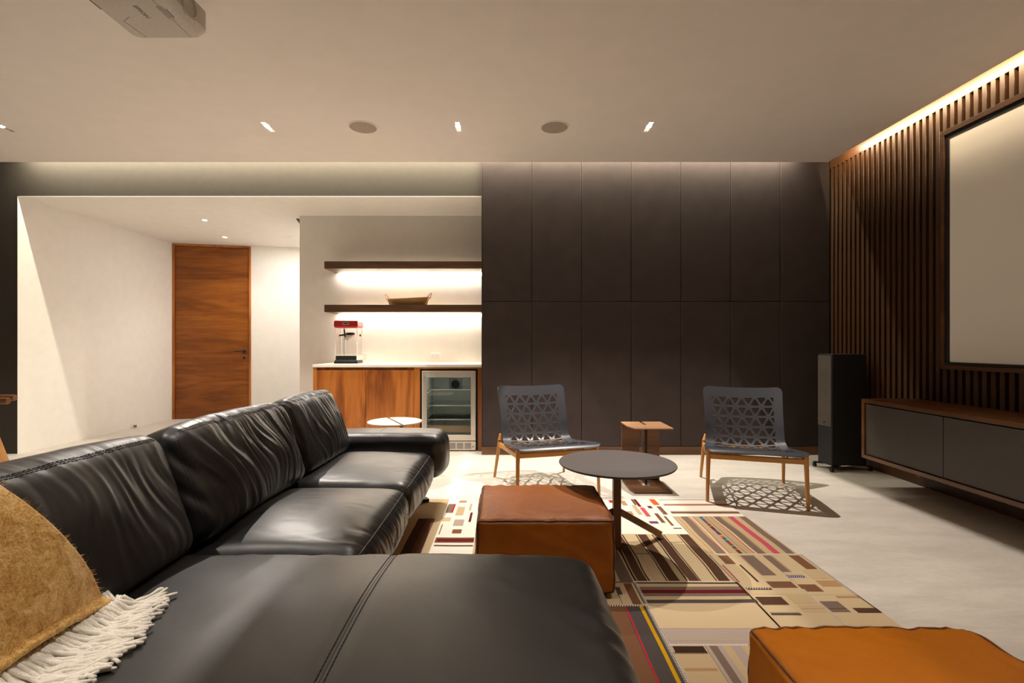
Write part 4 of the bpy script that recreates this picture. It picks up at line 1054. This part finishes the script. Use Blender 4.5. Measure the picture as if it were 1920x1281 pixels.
for k in range(270):
    y = 1.25-.45*(k/270)+random.gauss(0,.004)
    lay = k % 3
    x = -.985+random.uniform(-.012,.012); z0_ = .505
    L = random.uniform(.09,.125)+.05*max(0,min(1,(1.2-y)/.15)); a0 = math.radians(random.gauss(20, 13)+(12 if y > 1.2 else 0)); wob = random.uniform(-1,1)
    pts = []
    for q in range(13):
        s = q/12; xx = x+L*s*math.cos(a0+wob*.35*s); yy = y+L*s*math.sin(a0+wob*.35*s)+.004*math.sin(s*9+k)
        zt = chz(xx,yy)+.006+lay*.006*(1-s*.6)+.002*math.sin(s*14+k*2)
        zz = max(zt, z0_*(1-s*3.2)+zt*s*3.2) if s < .31 else zt
        pts.append((xx,yy,zz))
    ph = random.random()*6
    b.tube(pts, lambda s, ph=ph: (.0046+.0008*math.sin(s*60+ph))*(1 if s < .95 else .8), 6)
for k in range(44):   # knots along the hem
    y = 1.24-.45*(k/44); b.tube([(-1.010,y+.004,.520),(-.995,y,.510),(-.985,y-.003,.502),(-.972,y-.004,.488)], lambda s: .0042-.0008*s, 7)
b.build('fringe', M_fr, throw, off=TO, smooth='all', kind='stuff', fix=False)

# ------------------------------------------------------------------ football table at the left edge
t = thing('foosball_table', 'wooden handles and leg of a game table at the left frame edge', 'table', (-3.35,2.15,0))
so = (-3.35,2.15,0)
M_ft = wood('game_table_wood', srgb(120,78,46), srgb(156,106,66), srgb(180,130,86), 'x', .42, 1, 1)
MB().box(-3.78,-3.74,1.45,2.86,.66,.93).box(-3.0,-2.96,1.45,2.86,.66,.93).box(-3.74,-3.0,2.82,2.86,.66,.93).box(-3.74,-3.0,1.45,1.49,.66,.93).box(-3.74,-3.0,1.49,2.82,.66,.69).build('table_body', M_ft, t, off=so, bevel=.004)
MB().box(-3.74,-3.0,1.49,2.82,.69,.70).build('playfield', plain('pitch_green', srgb(58,90,58), .7), t, off=so)
for k, (yy, hxx) in enumerate(((2.80-.157*0,-2.79),(2.64,-2.665),(2.48,-2.76),(2.32,-2.74),(2.16,-2.70),(2.0,-2.78),(1.84,-2.72),(1.66,-2.76))):
    MB().cyl((-3.85,yy,.839),(hxx-.05,yy,.839),.007).build('rod', M_chrome, t, off=so, smooth=True)
    g = MB().tube([(hxx-.14,yy,.839),(hxx-.12,yy,.839),(hxx-.05,yy,.839),(hxx-.006,yy,.839),(hxx,yy,.839)], lambda s: .014+.004*min(1,s*2.4)-(.003 if s>.99 else 0), 16)
    g.build('rod_handle', M_ft, t, off=so, smooth=True)
for xx, fx in ((-2.90,-2.62),(-3.80,-4.05)):
    for yy in (2.75,1.56):
        MB().bar((xx,yy,.66),(fx,yy,0),.06,.06,up=(0,1,0),taper=.75).build('leg', M_oak, t, off=so, bevel=.004)
